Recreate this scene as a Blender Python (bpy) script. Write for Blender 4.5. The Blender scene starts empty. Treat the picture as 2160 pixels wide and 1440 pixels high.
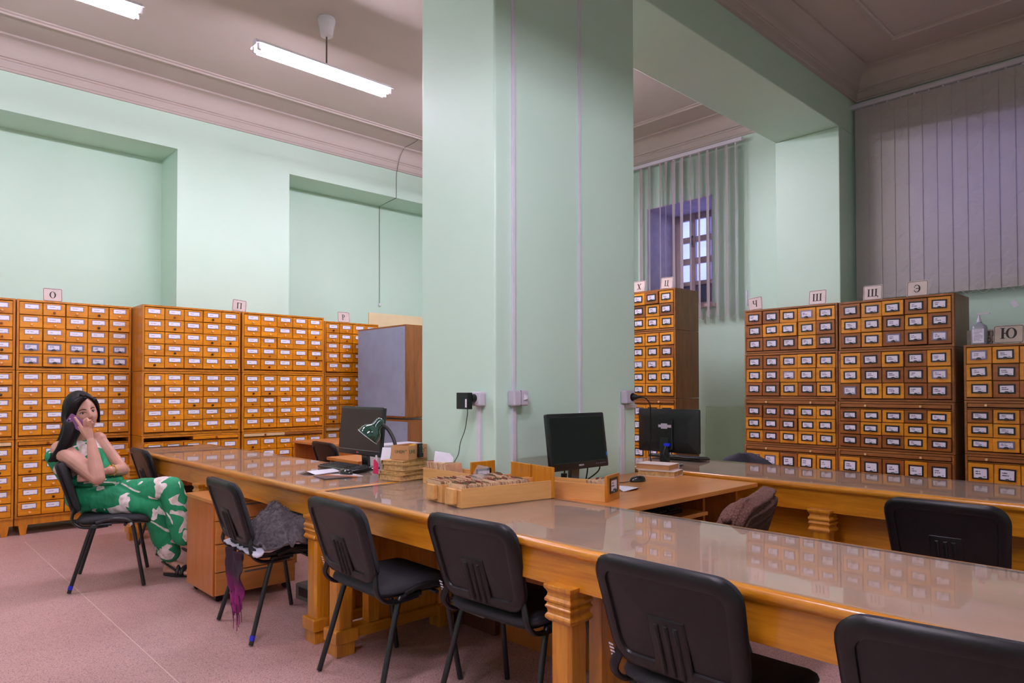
import bpy, bmesh, math, random
from mathutils import Vector, Matrix, noise as mnoise
rnd = random.Random(7)
PI = math.pi
S = bpy.context.scene
COL = S.collection
# ------------------------------------------------------------------ camera
cam_d = bpy.data.cameras.new('camera'); cam = bpy.data.objects.new('camera', cam_d); COL.objects.link(cam)
YAW, PITCH, ROLL = 0.81265, 0.01775, 0.00125      # heading from +X (towards +Y), tilt up
CAM_H = 1.33
cam_d.sensor_width = 36.0; cam_d.lens = 1455.2 / 2160 * 36.0
cam_d.shift_y = (792.75 - 720) / 2160
cam_d.clip_start = 0.05; cam_d.clip_end = 100
fwd = Vector((math.cos(YAW)*math.cos(PITCH), math.sin(YAW)*math.cos(PITCH), math.sin(PITCH)))
q = fwd.to_track_quat('-Z', 'Y')
cam.rotation_mode = 'QUATERNION'; cam.rotation_quaternion = q @ Matrix.Rotation(-ROLL, 3, 'Z').to_quaternion()
cam.location = (0, 0, CAM_H)
S.camera = cam
# ------------------------------------------------------------------ world, exposure
W = bpy.data.worlds.new('world'); S.world = W; W.use_nodes = True
bg = W.node_tree.nodes['Background']; bg.inputs[0].default_value = (0.40, 0.44, 1.0, 1); bg.inputs[1].default_value = 1.5
S.view_settings.view_transform = 'Standard'; S.view_settings.look = 'None'
S.view_settings.gamma = 1.0; S.view_settings.use_curve_mapping = False
S.view_settings.exposure = 1.0
TUBE = 52.0                                        # radiance of the fluorescent tubes
TUBE_COL = (1.0, 0.91, 1.09)
cy = S.cycles
cy.use_denoising = True
cy.max_bounces = 9; cy.diffuse_bounces = 5; cy.glossy_bounces = 4; cy.transparent_max_bounces = 10; cy.transmission_bounces = 4
cy.caustics_reflective = False; cy.caustics_refractive = False; cy.sample_clamp_indirect = 6.0
cy.use_light_tree = True
# ------------------------------------------------------------------ materials
def srgb(r, g, b):
    f = lambda c: (c/255/12.92) if c/255 <= 0.04045 else ((c/255+0.055)/1.055)**2.4
    return (f(r), f(g), f(b), 1)
MATS = {}
def nodes_of(name):
    m = bpy.data.materials.new(name); m.use_nodes = True
    nt = m.node_tree; b = nt.nodes['Principled BSDF']
    MATS[name] = m
    return m, nt, b
def N(nt, t, **kw):
    n = nt.nodes.new(t)
    for k, v in kw.items(): setattr(n, k, v)
    return n
def mixrgb(nt, fac, a, b, mode='MIX'):
    n = N(nt, 'ShaderNodeMix', data_type='RGBA', blend_type=mode)
    for i, v in ((0, fac), (6, a), (7, b)):
        if hasattr(v, 'is_output'): nt.links.new(v, n.inputs[i])
        else: n.inputs[i].default_value = v
    return n.outputs[2]
def math_(nt, op, a, b=None, c=None):
    n = N(nt, 'ShaderNodeMath', operation=op)
    for i, v in enumerate((a, b, c)):
        if v is None: continue
        if hasattr(v, 'is_output'): nt.links.new(v, n.inputs[i])
        else: n.inputs[i].default_value = v
    return n.outputs[0]
def ramp(nt, fac, stops):
    n = N(nt, 'ShaderNodeValToRGB')
    e = n.color_ramp.elements
    while len(e) > 1: e.remove(e[-1])
    e[0].position, e[0].color = stops[0]
    for p, c in stops[1:]:
        x = e.new(p); x.color = c
    nt.links.new(fac, n.inputs[0])
    return n.outputs[0]
def objco(nt, scale=(1, 1, 1), rand=True):
    tc = N(nt, 'ShaderNodeTexCoord')
    mp = N(nt, 'ShaderNodeMapping'); mp.inputs['Scale'].default_value = scale
    nt.links.new(tc.outputs['Object'], mp.inputs[0])
    if rand:
        oi = N(nt, 'ShaderNodeObjectInfo')
        v = N(nt, 'ShaderNodeVectorMath', operation='SCALE'); v.inputs[0].default_value = (37.0, 19.0, 53.0)
        nt.links.new(oi.outputs['Random'], v.inputs['Scale'])
        nt.links.new(v.outputs[0], mp.inputs['Location'])
    return mp.outputs[0]
def noise(nt, co, scale, detail=3, rough=0.5, dist=0.0):
    n = N(nt, 'ShaderNodeTexNoise'); n.inputs['Scale'].default_value = scale
    n.inputs['Detail'].default_value = detail; n.inputs['Roughness'].default_value = rough; n.inputs['Distortion'].default_value = dist
    nt.links.new(co, n.inputs['Vector'])
    return n.outputs['Fac']
def bump(nt, b, h, strength=0.2, dist=0.002):
    n = N(nt, 'ShaderNodeBump'); n.inputs['Strength'].default_value = strength; n.inputs['Distance'].default_value = dist
    nt.links.new(h, n.inputs['Height']); nt.links.new(n.outputs[0], b.inputs['Normal'])
def plain(name, col, rough=0.5, metal=0.0, var=0.06, scale=8.0, bmp=0.0, bscale=60.0, spec=None, coat=0.0):
    m, nt, b = nodes_of(name)
    co = objco(nt)
    d = tuple(c*(1-var*2) for c in col[:3]) + (1,)
    l = tuple(min(1, c*(1+var)) for c in col[:3]) + (1,)
    nt.links.new(ramp(nt, noise(nt, co, scale), [(0.3, d), (0.7, l)]), b.inputs['Base Color'])
    b.inputs['Roughness'].default_value = rough; b.inputs['Metallic'].default_value = metal
    if spec is not None: b.inputs['Specular IOR Level'].default_value = spec
    if coat: b.inputs['Coat Weight'].default_value = coat; b.inputs['Coat Roughness'].default_value = 0.12
    if bmp: bump(nt, b, noise(nt, co, bscale, 4), bmp)
    return m
def wood(name, dark, light, axis='z', rough=0.32, freq=26.0, var=0.25, coat=0.35, stretch=12.0):
    m, nt, b = nodes_of(name)
    sc = {'x': (1/stretch, 1, 1), 'y': (1, 1/stretch, 1), 'z': (1, 1, 1/stretch)}[axis]
    co = objco(nt, sc)
    f1 = noise(nt, co, freq, 5, 0.6, 0.8)
    f2 = noise(nt, co, freq*4.2, 3, 0.6)
    f = math_(nt, 'ADD', math_(nt, 'MULTIPLY', f1, 0.72), math_(nt, 'MULTIPLY', f2, 0.28))
    c = ramp(nt, f, [(0.33, dark), (0.66, light)])
    oi = N(nt, 'ShaderNodeObjectInfo')
    v = math_(nt, 'ADD', math_(nt, 'MULTIPLY', oi.outputs['Random'], var), 1 - var*0.6)
    hs = N(nt, 'ShaderNodeHueSaturation'); nt.links.new(c, hs.inputs['Color']); nt.links.new(v, hs.inputs['Value'])
    nt.links.new(hs.outputs[0], b.inputs['Base Color'])
    b.inputs['Roughness'].default_value = rough
    b.inputs['Coat Weight'].default_value = coat; b.inputs['Coat Roughness'].default_value = 0.18
    bump(nt, b, f, 0.12, 0.001)
    return m
paint_dark, paint_light = srgb(195, 223, 205), srgb(202, 229, 212)
def paint(name, a, b_, rough=0.45):
    m, nt, b = nodes_of(name)
    tc = N(nt, 'ShaderNodeTexCoord')
    f = noise(nt, tc.outputs['Object'], 0.9, 4)
    nt.links.new(ramp(nt, f, [(0.3, a), (0.7, b_)]), b.inputs['Base Color'])
    b.inputs['Roughness'].default_value = rough
    bump(nt, b, noise(nt, tc.outputs['Object'], 45.0, 3), 0.10, 0.002)
    return m
paint('mint', paint_dark, paint_light)
paint('plaster', srgb(188, 174, 167), srgb(196, 182, 175), 0.7)
def floor_mat():
    m, nt, b = nodes_of('linoleum')
    tc = N(nt, 'ShaderNodeTexCoord')
    v = N(nt, 'ShaderNodeTexVoronoi'); v.inputs['Scale'].default_value = 210.0
    nt.links.new(tc.outputs['Object'], v.inputs['Vector'])
    f = noise(nt, tc.outputs['Object'], 150.0, 3, 0.7)
    c1 = ramp(nt, f, [(0.30, srgb(146, 106, 104)), (0.5, srgb(198, 156, 152)), (0.72, srgb(224, 188, 182))])
    hs = N(nt, 'ShaderNodeSeparateColor'); nt.links.new(v.outputs['Color'], hs.inputs[0])
    dark = ramp(nt, hs.outputs[0], [(0.0, (0.45, 0.42, 0.42, 1)), (0.16, (0.8, 0.8, 0.8, 1)), (0.3, (1, 1, 1, 1))])
    c = mixrgb(nt, 1.0, c1, dark, 'MULTIPLY')
    stain = ramp(nt, noise(nt, tc.outputs['Object'], 1.1, 4, 0.6), [(0.35, (0.84, 0.82, 0.82, 1)), (0.6, (1, 1, 1, 1))])
    nt.links.new(mixrgb(nt, 1.0, c, stain, 'MULTIPLY'), b.inputs['Base Color'])
    b.inputs['Roughness'].default_value = 0.42
    bump(nt, b, f, 0.08, 0.001)
floor_mat()
wood('catalog_wood', srgb(190, 110, 0), srgb(234, 152, 8), 'x', 0.36, 20, 0.22)
wood('catalog_case', srgb(170, 98, 6), srgb(208, 132, 18), 'z', 0.38, 20, 0.12)
wood('old_drawer', srgb(196, 118, 6), srgb(228, 154, 24), 'x', 0.4, 20, 0.22)
wood('old_drawer_brown', srgb(128, 66, 10), srgb(160, 92, 22), 'x', 0.4, 20, 0.25)
wood('old_case', srgb(118, 66, 16), srgb(158, 96, 30), 'x', 0.45, 20, 0.10)
wood('veneer_side', srgb(112, 72, 34), srgb(150, 100, 54), 'z', 0.5, 30, 0.05, 0.1)
wood('honey_oak', srgb(168, 98, 10), srgb(208, 138, 32), 'y', 0.28, 26, 0.08, 0.5)
wood('honey_oak_v', srgb(168, 98, 10), srgb(208, 138, 32), 'z', 0.28, 30, 0.10, 0.5)
wood('honey_oak_x', srgb(168, 98, 10), srgb(208, 138, 32), 'x', 0.28, 30, 0.10, 0.5)
wood('beech', srgb(190, 118, 56), srgb(208, 138, 74), 'x', 0.35, 16, 0.06, 0.2)
wood('beech_v', srgb(168, 92, 30), srgb(190, 114, 46), 'z', 0.35, 22, 0.06, 0.2)
wood('birch', srgb(196, 142, 78), srgb(222, 170, 106), 'x', 0.5, 16, 0.08, 0.1)
wood('ply_edge', srgb(206, 168, 120), srgb(228, 196, 150), 'x', 0.6, 16, 0.08, 0.0)
plain('black_plastic', srgb(17, 14, 17), 0.36, var=0.08, scale=30, bmp=0.12, bscale=500, spec=0.35)
plain('black_fabric', srgb(38, 36, 42), 0.85, var=0.2, scale=300, bmp=0.4, bscale=600)
plain('black_tube', srgb(28, 27, 30), 0.32, var=0.05)
plain('monitor_black', srgb(20, 20, 22), 0.32, var=0.05)
plain('screen_black', srgb(16, 15, 17), 0.14, var=0.02, spec=0.35)
plain('screen_brown', srgb(40, 26, 26), 0.3, var=0.04)
plain('mouse_black', srgb(16, 16, 19), 0.12, var=0.02, coat=0.6)
plain('keycap', srgb(26, 26, 30), 0.5, var=0.05)
plain('white_plastic', srgb(216, 210, 222), 0.4, var=0.03)
plain('socket_grey', srgb(196, 188, 202), 0.42, var=0.03)
plain('lamp_white', srgb(228, 222, 228), 0.45, var=0.03)
plain('paper', srgb(232, 228, 240), 0.8, var=0.03, scale=20)
plain('card_buff', srgb(226, 196, 160), 0.85, var=0.12, scale=40)
plain('card_buff_dark', srgb(186, 140, 108), 0.85, var=0.15, scale=40)
plain('card_red', srgb(146, 78, 66), 0.8, var=0.15, scale=40)
plain('card_olive', srgb(128, 112, 80), 0.7, var=0.15, scale=40)
plain('book_cover', srgb(196, 152, 90), 0.75, var=0.12, scale=14)
plain('book_pages', srgb(196, 158, 104), 0.9, var=0.18, scale=60, bmp=0.4, bscale=200)
plain('book_white', srgb(226, 208, 200), 0.7, var=0.05)
plain('cardboard', srgb(190, 138, 92), 0.85, var=0.06, scale=10)
plain('green_ink', srgb(30, 74, 44), 0.8)
plain('black_ink', srgb(34, 28, 26), 0.7)
plain('grey_ink', srgb(120, 112, 118), 0.7)
plain('blue_tape', srgb(20, 34, 190), 0.5)
plain('blue_plug', srgb(24, 52, 226), 0.45)
plain('pink_tag', srgb(232, 60, 118), 0.6, var=0.1)
plain('yellow_tape', srgb(236, 178, 24), 0.5)
plain('hardboard_blue', srgb(150, 160, 186), 0.75, var=0.04, scale=5)
plain('cream_board', srgb(222, 204, 160), 0.8, var=0.04, scale=5)
plain('enamel_cream', srgb(214, 196, 190), 0.28, var=0.05, scale=12)
plain('enamel_aged', srgb(186, 172, 158), 0.3, var=0.08, scale=12)
plain('holder_steel', srgb(132, 122, 146), 0.35, 0.75, var=0.1)
plain('holder_black', srgb(24, 21, 22), 0.32, var=0.1)
plain('knob_wood', srgb(240, 178, 116), 0.35, var=0.1)
plain('knob_dark', srgb(58, 34, 22), 0.3, var=0.1)
plain('knob_brown', srgb(142, 70, 16), 0.35, var=0.1)
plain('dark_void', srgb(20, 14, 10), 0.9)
plain('chrome', srgb(190, 190, 196), 0.2, 1.0)
plain('table_inlay', srgb(196, 144, 118), 0.6, var=0.08, scale=5)
plain('shade_green', srgb(14, 58, 44), 0.14, var=0.05, coat=0.7)
plain('rubber_neck', srgb(34, 30, 32), 0.45)
plain('floor_seam', srgb(222, 196, 186), 0.5)
plain('skirting', srgb(92, 44, 30), 0.5)
plain('window_paint', srgb(196, 174, 172), 0.5)
plain('reveal_paint', srgb(206, 196, 210), 0.6)
plain('steel_grey', srgb(92, 92, 88), 0.5)
plain('bin_white', srgb(176, 170, 168), 0.45)
plain('wire_white', srgb(206, 204, 196), 0.5)
plain('wire_dark', srgb(96, 84, 72), 0.6)
plain('card_back', srgb(150, 128, 104), 0.5)
plain('bottle_grey', srgb(150, 154, 164), 0.2, var=0.03)
plain('blue_sticker', srgb(40, 130, 220), 0.5)
plain('chair_dark', srgb(44, 42, 54), 0.8, var=0.1, scale=200)
def mat_print():
    m, nt, b = nodes_of('mat_print')
    tc = N(nt, 'ShaderNodeTexCoord'); sp = N(nt, 'ShaderNodeSeparateXYZ'); nt.links.new(tc.outputs['Generated'], sp.inputs[0])
    f = math_(nt, 'ADD', sp.outputs[0], math_(nt, 'MULTIPLY', noise(nt, tc.outputs['Generated'], 4.0, 3), 0.3))
    c = ramp(nt, math_(nt, 'MULTIPLY', math_(nt, 'SUBTRACT', 1.35, math_(nt, 'ADD', f, math_(nt, 'MULTIPLY', sp.outputs[1], 0.45))), 0.9), [(0.15, srgb(224, 214, 220)), (0.28, srgb(220, 206, 206)), (0.34, srgb(206, 120, 50)), (0.5, srgb(120, 60, 50)), (0.66, srgb(70, 60, 66))])
    nt.links.new(c, b.inputs['Base Color']); b.inputs['Roughness'].default_value = 0.3
mat_print()
def print_mat(name, base, ink, rows=((0.62, 0.10, 0.62, 0.15), (0.40, 0.10, 0.70, 0.15), (0.14, 0.62, 0.92, 0.10)), h=0.10):
    """paper carrying short unreadable lines of print (flat print)"""
    m, nt, b = nodes_of(name)
    tc = N(nt, 'ShaderNodeTexCoord'); sp = N(nt, 'ShaderNodeSeparateXYZ'); nt.links.new(tc.outputs['Generated'], sp.inputs[0])
    oi = N(nt, 'ShaderNodeObjectInfo')
    u, v = sp.outputs[0], sp.outputs[2]
    tot = None
    for i, (vy, u0, u1, hh) in enumerate(rows):
        cmb = N(nt, 'ShaderNodeCombineXYZ'); nt.links.new(u, cmb.inputs[0])
        nt.links.new(math_(nt, 'ADD', math_(nt, 'MULTIPLY', oi.outputs['Random'], 91.0), i*7.3), cmb.inputs[1])
        nz = noise(nt, cmb.outputs[0], 26.0, 2, 0.6)
        wid = noise(nt, cmb.outputs[0], 0.01, 0)
        on = math_(nt, 'GREATER_THAN', nz, 0.43)
        rl = math_(nt, 'MULTIPLY', math_(nt, 'SUBTRACT', u1 - u0, 0.0), math_(nt, 'ADD', math_(nt, 'FRACT', math_(nt, 'MULTIPLY', oi.outputs['Random'], 13.7 + 5*i)), 0.45))
        a = math_(nt, 'MULTIPLY', math_(nt, 'GREATER_THAN', u, u0), math_(nt, 'LESS_THAN', u, math_(nt, 'MINIMUM', math_(nt, 'ADD', rl, u0), u1)))
        c = math_(nt, 'MULTIPLY', math_(nt, 'GREATER_THAN', v, vy), math_(nt, 'LESS_THAN', v, vy + hh))
        r = math_(nt, 'MULTIPLY', math_(nt, 'MULTIPLY', a, c), on)
        tot = r if tot is None else math_(nt, 'MAXIMUM', tot, r)
    nt.links.new(mixrgb(nt, tot, base, ink), b.inputs['Base Color'])
    b.inputs['Roughness'].default_value = 0.7
    return m
print_mat('label_print', srgb(240, 234, 246), srgb(168, 156, 186), ((0.42, 0.18, 0.62, 0.16), (0.10, 0.72, 0.92, 0.10)))
print_mat('label_print_big', srgb(232, 226, 242), srgb(88, 78, 108), ((0.62, 0.14, 0.50, 0.12), (0.38, 0.14, 0.62, 0.12), (0.12, 0.70, 0.90, 0.08)))
print_mat('bottle_label', srgb(226, 222, 234), srgb(120, 110, 150), tuple((0.92 - 0.085*i, 0.08, 0.9, 0.035) for i in range(10)))
def emit(name, col, st):
    m, nt, b = nodes_of(name)
    b.inputs['Base Color'].default_value = (0.9, 0.9, 0.9, 1)
    b.inputs['Emission Color'].default_value = tuple(col) + (1,); b.inputs['Emission Strength'].default_value = st
    return m
emit('tube_light', TUBE_COL, TUBE)
def thin_glass(name, tint, haze=0.05, hazecol=(0.7, 0.68, 0.7, 1), bmp=0.02, rough=0.03):
    m, nt, b = nodes_of(name)
    nt.nodes.remove(b)
    out = nt.nodes['Material Output']
    tr = N(nt, 'ShaderNodeBsdfTransparent'); tr.inputs[0].default_value = tint
    gl = N(nt, 'ShaderNodeBsdfAnisotropic'); gl.inputs['Roughness'].default_value = rough
    df = N(nt, 'ShaderNodeBsdfDiffuse'); df.inputs[0].default_value = hazecol
    fr = N(nt, 'ShaderNodeFresnel'); fr.inputs[0].default_value = 1.5
    co = objco(nt, rand=False)
    bp = N(nt, 'ShaderNodeBump'); bp.inputs['Strength'].default_value = bmp; bp.inputs['Distance'].default_value = 0.01
    nt.links.new(noise(nt, co, 5.0, 3), bp.inputs['Height'])
    nt.links.new(bp.outputs[0], gl.inputs['Normal']); nt.links.new(bp.outputs[0], fr.inputs['Normal'])
    m1 = N(nt, 'ShaderNodeMixShader'); m2 = N(nt, 'ShaderNodeMixShader')
    ge = N(nt, 'ShaderNodeNewGeometry'); frn = math_(nt, 'MULTIPLY', fr.outputs[0], math_(nt, 'SUBTRACT', 1.0, ge.outputs['Backfacing']))
    hz = math_(nt, 'MULTIPLY', ramp(nt, noise(nt, objco(nt, (1, 0.35, 1), False), 3.0, 5, 0.65), [(0.35, (0.2, 0.2, 0.2, 1)), (0.75, (1, 1, 1, 1))]), haze)
    nt.links.new(hz, m1.inputs[0]); nt.links.new(tr.outputs[0], m1.inputs[1]); nt.links.new(df.outputs[0], m1.inputs[2])
    nt.links.new(frn, m2.inputs[0]); nt.links.new(m1.outputs[0], m2.inputs[1]); nt.links.new(gl.outputs[0], m2.inputs[2])
    nt.links.new(m2.outputs[0], out.inputs[0])
    return m
thin_glass('table_glass', (0.93, 0.95, 0.92, 1), 0.22, (0.66, 0.60, 0.56, 1), 0.035)
thin_glass('clear_sheet', (0.92, 0.955, 0.89, 1), 0.06, (0.7, 0.8, 0.66, 1))
thin_glass('window_glass', (0.85, 0.88, 1, 1), 0.25, (0.6, 0.65, 0.9, 1), 0.4, 0.2)
thin_glass('celluloid', (0.85, 0.8, 0.82, 1), 0.35, (0.8, 0.78, 0.82, 1), 0.2, 0.15)
def blind_mat():
    m, nt, b = nodes_of('blind_fabric')
    out = nt.nodes['Material Output']
    co = objco(nt, (1, 1, 1), True)
    w = N(nt, 'ShaderNodeTexWave', wave_type='RINGS', rings_direction='SPHERICAL'); w.inputs['Scale'].default_value = 2.2
    w.inputs['Distortion'].default_value = 7.0; w.inputs['Detail'].default_value = 1.0; w.inputs['Detail Scale'].default_value = 6.0
    nt.links.new(co, w.inputs['Vector'])
    b.inputs['Base Color'].default_value = srgb(236, 228, 222); b.inputs['Roughness'].default_value = 0.6
    bump(nt, b, w.outputs['Fac'], 0.45, 0.006)
    tl = N(nt, 'ShaderNodeBsdfTranslucent'); tl.inputs[0].default_value = srgb(222, 214, 226)
    mx = N(nt, 'ShaderNodeMixShader'); mx.inputs[0].default_value = 0.55
    nt.links.new(b.outputs[0], mx.inputs[1]); nt.links.new(tl.outputs[0], mx.inputs[2]); nt.links.new(mx.outputs[0], out.inputs[0])
blind_mat()
# ------------------------------------------------------------------ mesh helpers
class MB:
    def __init__(s): s.v = []; s.f = []; s.mi = []; s.m = 0; s.T = None
    def add(s, vs, fs):
        o = len(s.v)
        for p in vs: s.v.append(tuple(s.T @ Vector(p)) if s.T else tuple(p))
        for f in fs: s.f.append([i + o for i in f]); s.mi.append(s.m)
        return s
    def box(s, x0, x1, y0, y1, z0, z1):
        return s.add([(x0,y0,z0),(x1,y0,z0),(x1,y1,z0),(x0,y1,z0),(x0,y0,z1),(x1,y0,z1),(x1,y1,z1),(x0,y1,z1)],
                     [(0,3,2,1),(4,5,6,7),(0,1,5,4),(1,2,6,5),(2,3,7,6),(3,0,4,7)])
    def cbox(s, x0, x1, y0, y1, z0, z1, c=0.004):
        """box whose front (-y) edges are chamfered"""
        return s.add([(x0,y1,z0),(x1,y1,z0),(x1,y1,z1),(x0,y1,z1),(x0,y0+c,z0),(x1,y0+c,z0),(x1,y0+c,z1),(x0,y0+c,z1),
                      (x0+c,y0,z0+c),(x1-c,y0,z0+c),(x1-c,y0,z1-c),(x0+c,y0,z1-c)],
                     [(0,3,2,1),(0,1,5,4),(1,2,6,5),(2,3,7,6),(3,0,4,7),(4,5,9,8),(5,6,10,9),(6,7,11,10),(7,4,8,11),(8,9,10,11)])
    def rings(s, rings, close=True, cap0=True, cap1=True):
        n = len(rings[0]); o = 0; vs = [p for r in rings for p in r]; fs = []
        for k in range(len(rings) - 1):
            for i in range(n if close else n - 1):
                j = (i + 1) % n
                fs.append((k*n+i, k*n+j, (k+1)*n+j, (k+1)*n+i))
        if cap0: fs.append(tuple(range(n-1, -1, -1)))
        if cap1: fs.append(tuple((len(rings)-1)*n + i for i in range(n)))
        return s.add(vs, fs)
    def cyl(s, p0, p1, r0, r1=None, n=12, caps=True):
        r1 = r0 if r1 is None else r1
        return s.tube([p0, p1], [r0, r1], n, caps)
    def tube(s, pts, r, n=10, caps=True, flat=1.0):
        P = [Vector(p) for p in pts]; R = r if isinstance(r, (list, tuple)) else [r]*len(P)
        up = None; rs = []
        for i, p in enumerate(P):
            t = (P[min(i+1, len(P)-1)] - P[max(i-1, 0)])
            t = t.normalized() if t.length > 1e-9 else Vector((0, 0, 1))
            if up is None:
                a = Vector((0, 0, 1)) if abs(t.z) < 0.9 else Vector((1, 0, 0))
                up = (a - t * a.dot(t)).normalized()
            else:
                up = (up - t * up.dot(t)).normalized()
            sd = t.cross(up)
            rs.append([p + up*math.cos(2*PI*k/n)*R[i]*flat + sd*math.sin(2*PI*k/n)*R[i] for k in range(n)])
        return s.rings(rs, True, caps, caps)
    def lathe(s, prof, n=16, c=(0, 0, 0), axis='z', caps=True):
        rs = []
        for r, h in prof:
            ring = []
            for k in range(n):
                a = 2*PI*k/n; x, y = r*math.cos(a), r*math.sin(a)
                ring.append({'z': (c[0]+x, c[1]+y, c[2]+h), 'y': (c[0]+x, c[1]+h, c[2]+y), 'x': (c[0]+h, c[1]+x, c[2]+y)}[axis])
            rs.append(ring)
        return s.rings(rs, True, caps, caps)
    def prism(s, poly, y0, y1):
        """polygon in (x, z) extruded along y"""
        n = len(poly)
        vs = [(x, y0, z) for x, z in poly] + [(x, y1, z) for x, z in poly]
        fs = [tuple(range(n)), tuple(range(2*n-1, n-1, -1))] + [(i, i+n, (i+1) % n + n, (i+1) % n) for i in range(n)]
        return s.add(vs, fs)
    def build(s, name, mat, parent=None, loc=None, smooth=None, bevel=0.0, kind=None, seg=2):
        me = bpy.data.meshes.new(name)
        me.from_pydata(s.v, [], s.f)
        for m in (mat if isinstance(mat, (list, tuple)) else [mat]): me.materials.append(MATS[m])
        if max(s.mi, default=0): me.polygons.foreach_set('material_index', s.mi)
        bm = bmesh.new(); bm.from_mesh(me); bmesh.ops.recalc_face_normals(bm, faces=bm.faces); bm.to_mesh(me); bm.free()
        if smooth is not None:
            me.polygons.foreach_set('use_smooth', [True]*len(me.polygons))
            if smooth < 180: me.set_sharp_from_angle(angle=math.radians(smooth))
        me.update()
        return link(name, me, parent, loc, bevel, kind, seg)
def link(name, me, parent=None, loc=None, bevel=0.0, kind=None, seg=2):
    o = bpy.data.objects.new(name, me); COL.objects.link(o)
    if parent: o.parent = parent
    if loc: o.location = loc
    if bevel:
        b = o.modifiers.new('bevel', 'BEVEL'); b.width = bevel; b.segments = seg; b.limit_method = 'ANGLE'; b.angle_limit = math.radians(35)
    if kind: o['kind'] = kind
    return o
def thing(name, label, cat, loc=(0, 0, 0), rz=0.0, group=None):
    o = bpy.data.objects.new(name, None); COL.objects.link(o)
    o.location = loc; o.rotation_euler = (0, 0, rz); o.empty_display_size = 0.1
    return tag(o, label, cat, group)
def tag(o, label, cat, group=None):
    o['label'] = label; o['category'] = cat
    if group: o['group'] = group
    return o
def copy_tree(o, parent=None):
    c = o.copy(); COL.objects.link(c)
    if parent: c.parent = parent
    for ch in list(o.children): copy_tree(ch, c)
    return c
def rrect(w, h, r, n=6):
    """rounded rectangle outline centred on 0: list of (x, y)"""
    out = []
    for cx_, cy_, a0 in ((w/2-r, h/2-r, 0), (-w/2+r, h/2-r, PI/2), (-w/2+r, -h/2+r, PI), (w/2-r, -h/2+r, 1.5*PI)):
        for k in range(n+1):
            a = a0 + PI/2*k/n
            out.append((cx_ + r*math.cos(a), cy_ + r*math.sin(a)))
    return out
def smoothpath(pts, k=6):
    """Catmull-Rom through the points"""
    P = [Vector(p) for p in pts]; P = [2*P[0]-P[1]] + P + [2*P[-1]-P[-2]]; out = []
    for i in range(1, len(P)-2):
        for t in range(k):
            t = t/k
            out.append(0.5*((2*P[i]) + (P[i+1]-P[i-1])*t + (2*P[i-1]-5*P[i]+4*P[i+1]-P[i+2])*t*t + (3*P[i]-P[i-1]-3*P[i+1]+P[i+2])*t**3))
    out.append(P[-2]); return out
def text(body, size, mat, parent, loc, rot, name='lettering', ext=0.0004, align='CENTER', sx=1.0):
    cu = bpy.data.curves.new(name, 'FONT'); cu.body = body; cu.size = size; cu.extrude = ext; cu.align_x = align; cu.align_y = 'CENTER'
    cu.materials.append(MATS[mat])
    o = bpy.data.objects.new(name, cu); COL.objects.link(o)
    me = bpy.data.meshes.new_from_object(o.evaluated_get(bpy.context.evaluated_depsgraph_get()))
    bpy.data.objects.remove(o)
    o = bpy.data.objects.new(name, me); COL.objects.link(o); o.parent = parent; o.location = loc; o.rotation_euler = rot; o.scale = (sx, 1, 1)
    return o
def struct(o): o['kind'] = 'structure'; return o
# ================================================================== the room
XW, YW = 7.60, 7.97              # window wall, long wall
X0, Y0 = -2.6, -2.6              # walls behind the camera
CZ = 4.61                        # ceiling
BY0, BY1, BZ = 2.756, 3.424, 3.975   # beam
f = MB().box(X0-.2, XW+.75, Y0-.2, 8.75, -.12, 0).build('floor', 'linoleum'); struct(f)
for a, b in (((1.066, 7.3), (1.049, -2.5)), ((2.051, 2.38), (2.051, -2.5)), ((3.6, 7.3), (3.6, 3.5))):
    d = 0.0022
    MB().box(a[0]-d, a[0]+d, min(a[1], b[1]), max(a[1], b[1]), -.002, .0006).build('seam', 'floor_seam', f)
struct(MB().box(X0-.2, XW+.75, Y0-.2, 8.75, CZ, CZ+.15).build('ceiling', 'plaster'))
# long wall with two shallow niches
m = MB().box(X0, XW+.75, 8.51, 8.75, 0, CZ)
m.box(X0, XW+.75, YW, 8.51, 3.955, CZ)
for a, b in ((X0, -1.2), (2.507, 3.80), (6.6, XW+.75)): m.box(a, b, YW, 8.51, 0, 3.955)
struct(m.build('wall_left', 'mint'))
# window wall: two openings
def wall_with_holes(name, holes):
    m = MB(); y = Y0
    for (a, b, z0, z1) in sorted(holes):
        m.box(XW, XW+.70, y, a, 0, CZ); m.box(XW, XW+.70, a, b, 0, z0); m.box(XW, XW+.70, a, b, z1, CZ); y = b
    m.box(XW, XW+.70, y, 8.6, 0, CZ)
    return struct(m.build(name, 'mint'))
wall_with_holes('wall_right', [(4.44, 5.41, 2.37, 3.71), (0.75, 2.2, 2.37, 3.80)])
struct(MB().box(X0-.2, X0, Y0-.2, 8.75, 0, CZ).build('wall_back', 'mint'))
struct(MB().box(X0, XW+.75, Y0-.2, Y0, 0, CZ).build('wall_front', 'mint'))
# free-standing pillar, beam and pilaster
pl = struct(MB().box(2.488, 3.742, 2.762, 3.430, .085, CZ).build('pillar', 'mint', bevel=.012, seg=3))
MB().box(2.496, 3.734, 2.770, 3.422, 0, .085).build('skirting_board', 'skirting', pl)
struct(MB().box(X0, XW, BY0, BY1, BZ, CZ).build('beam', 'mint', bevel=.008))
struct(MB().box(7.166, XW, BY0, BY1, 0, BZ).build('pilaster', 'mint', bevel=.008))
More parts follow.
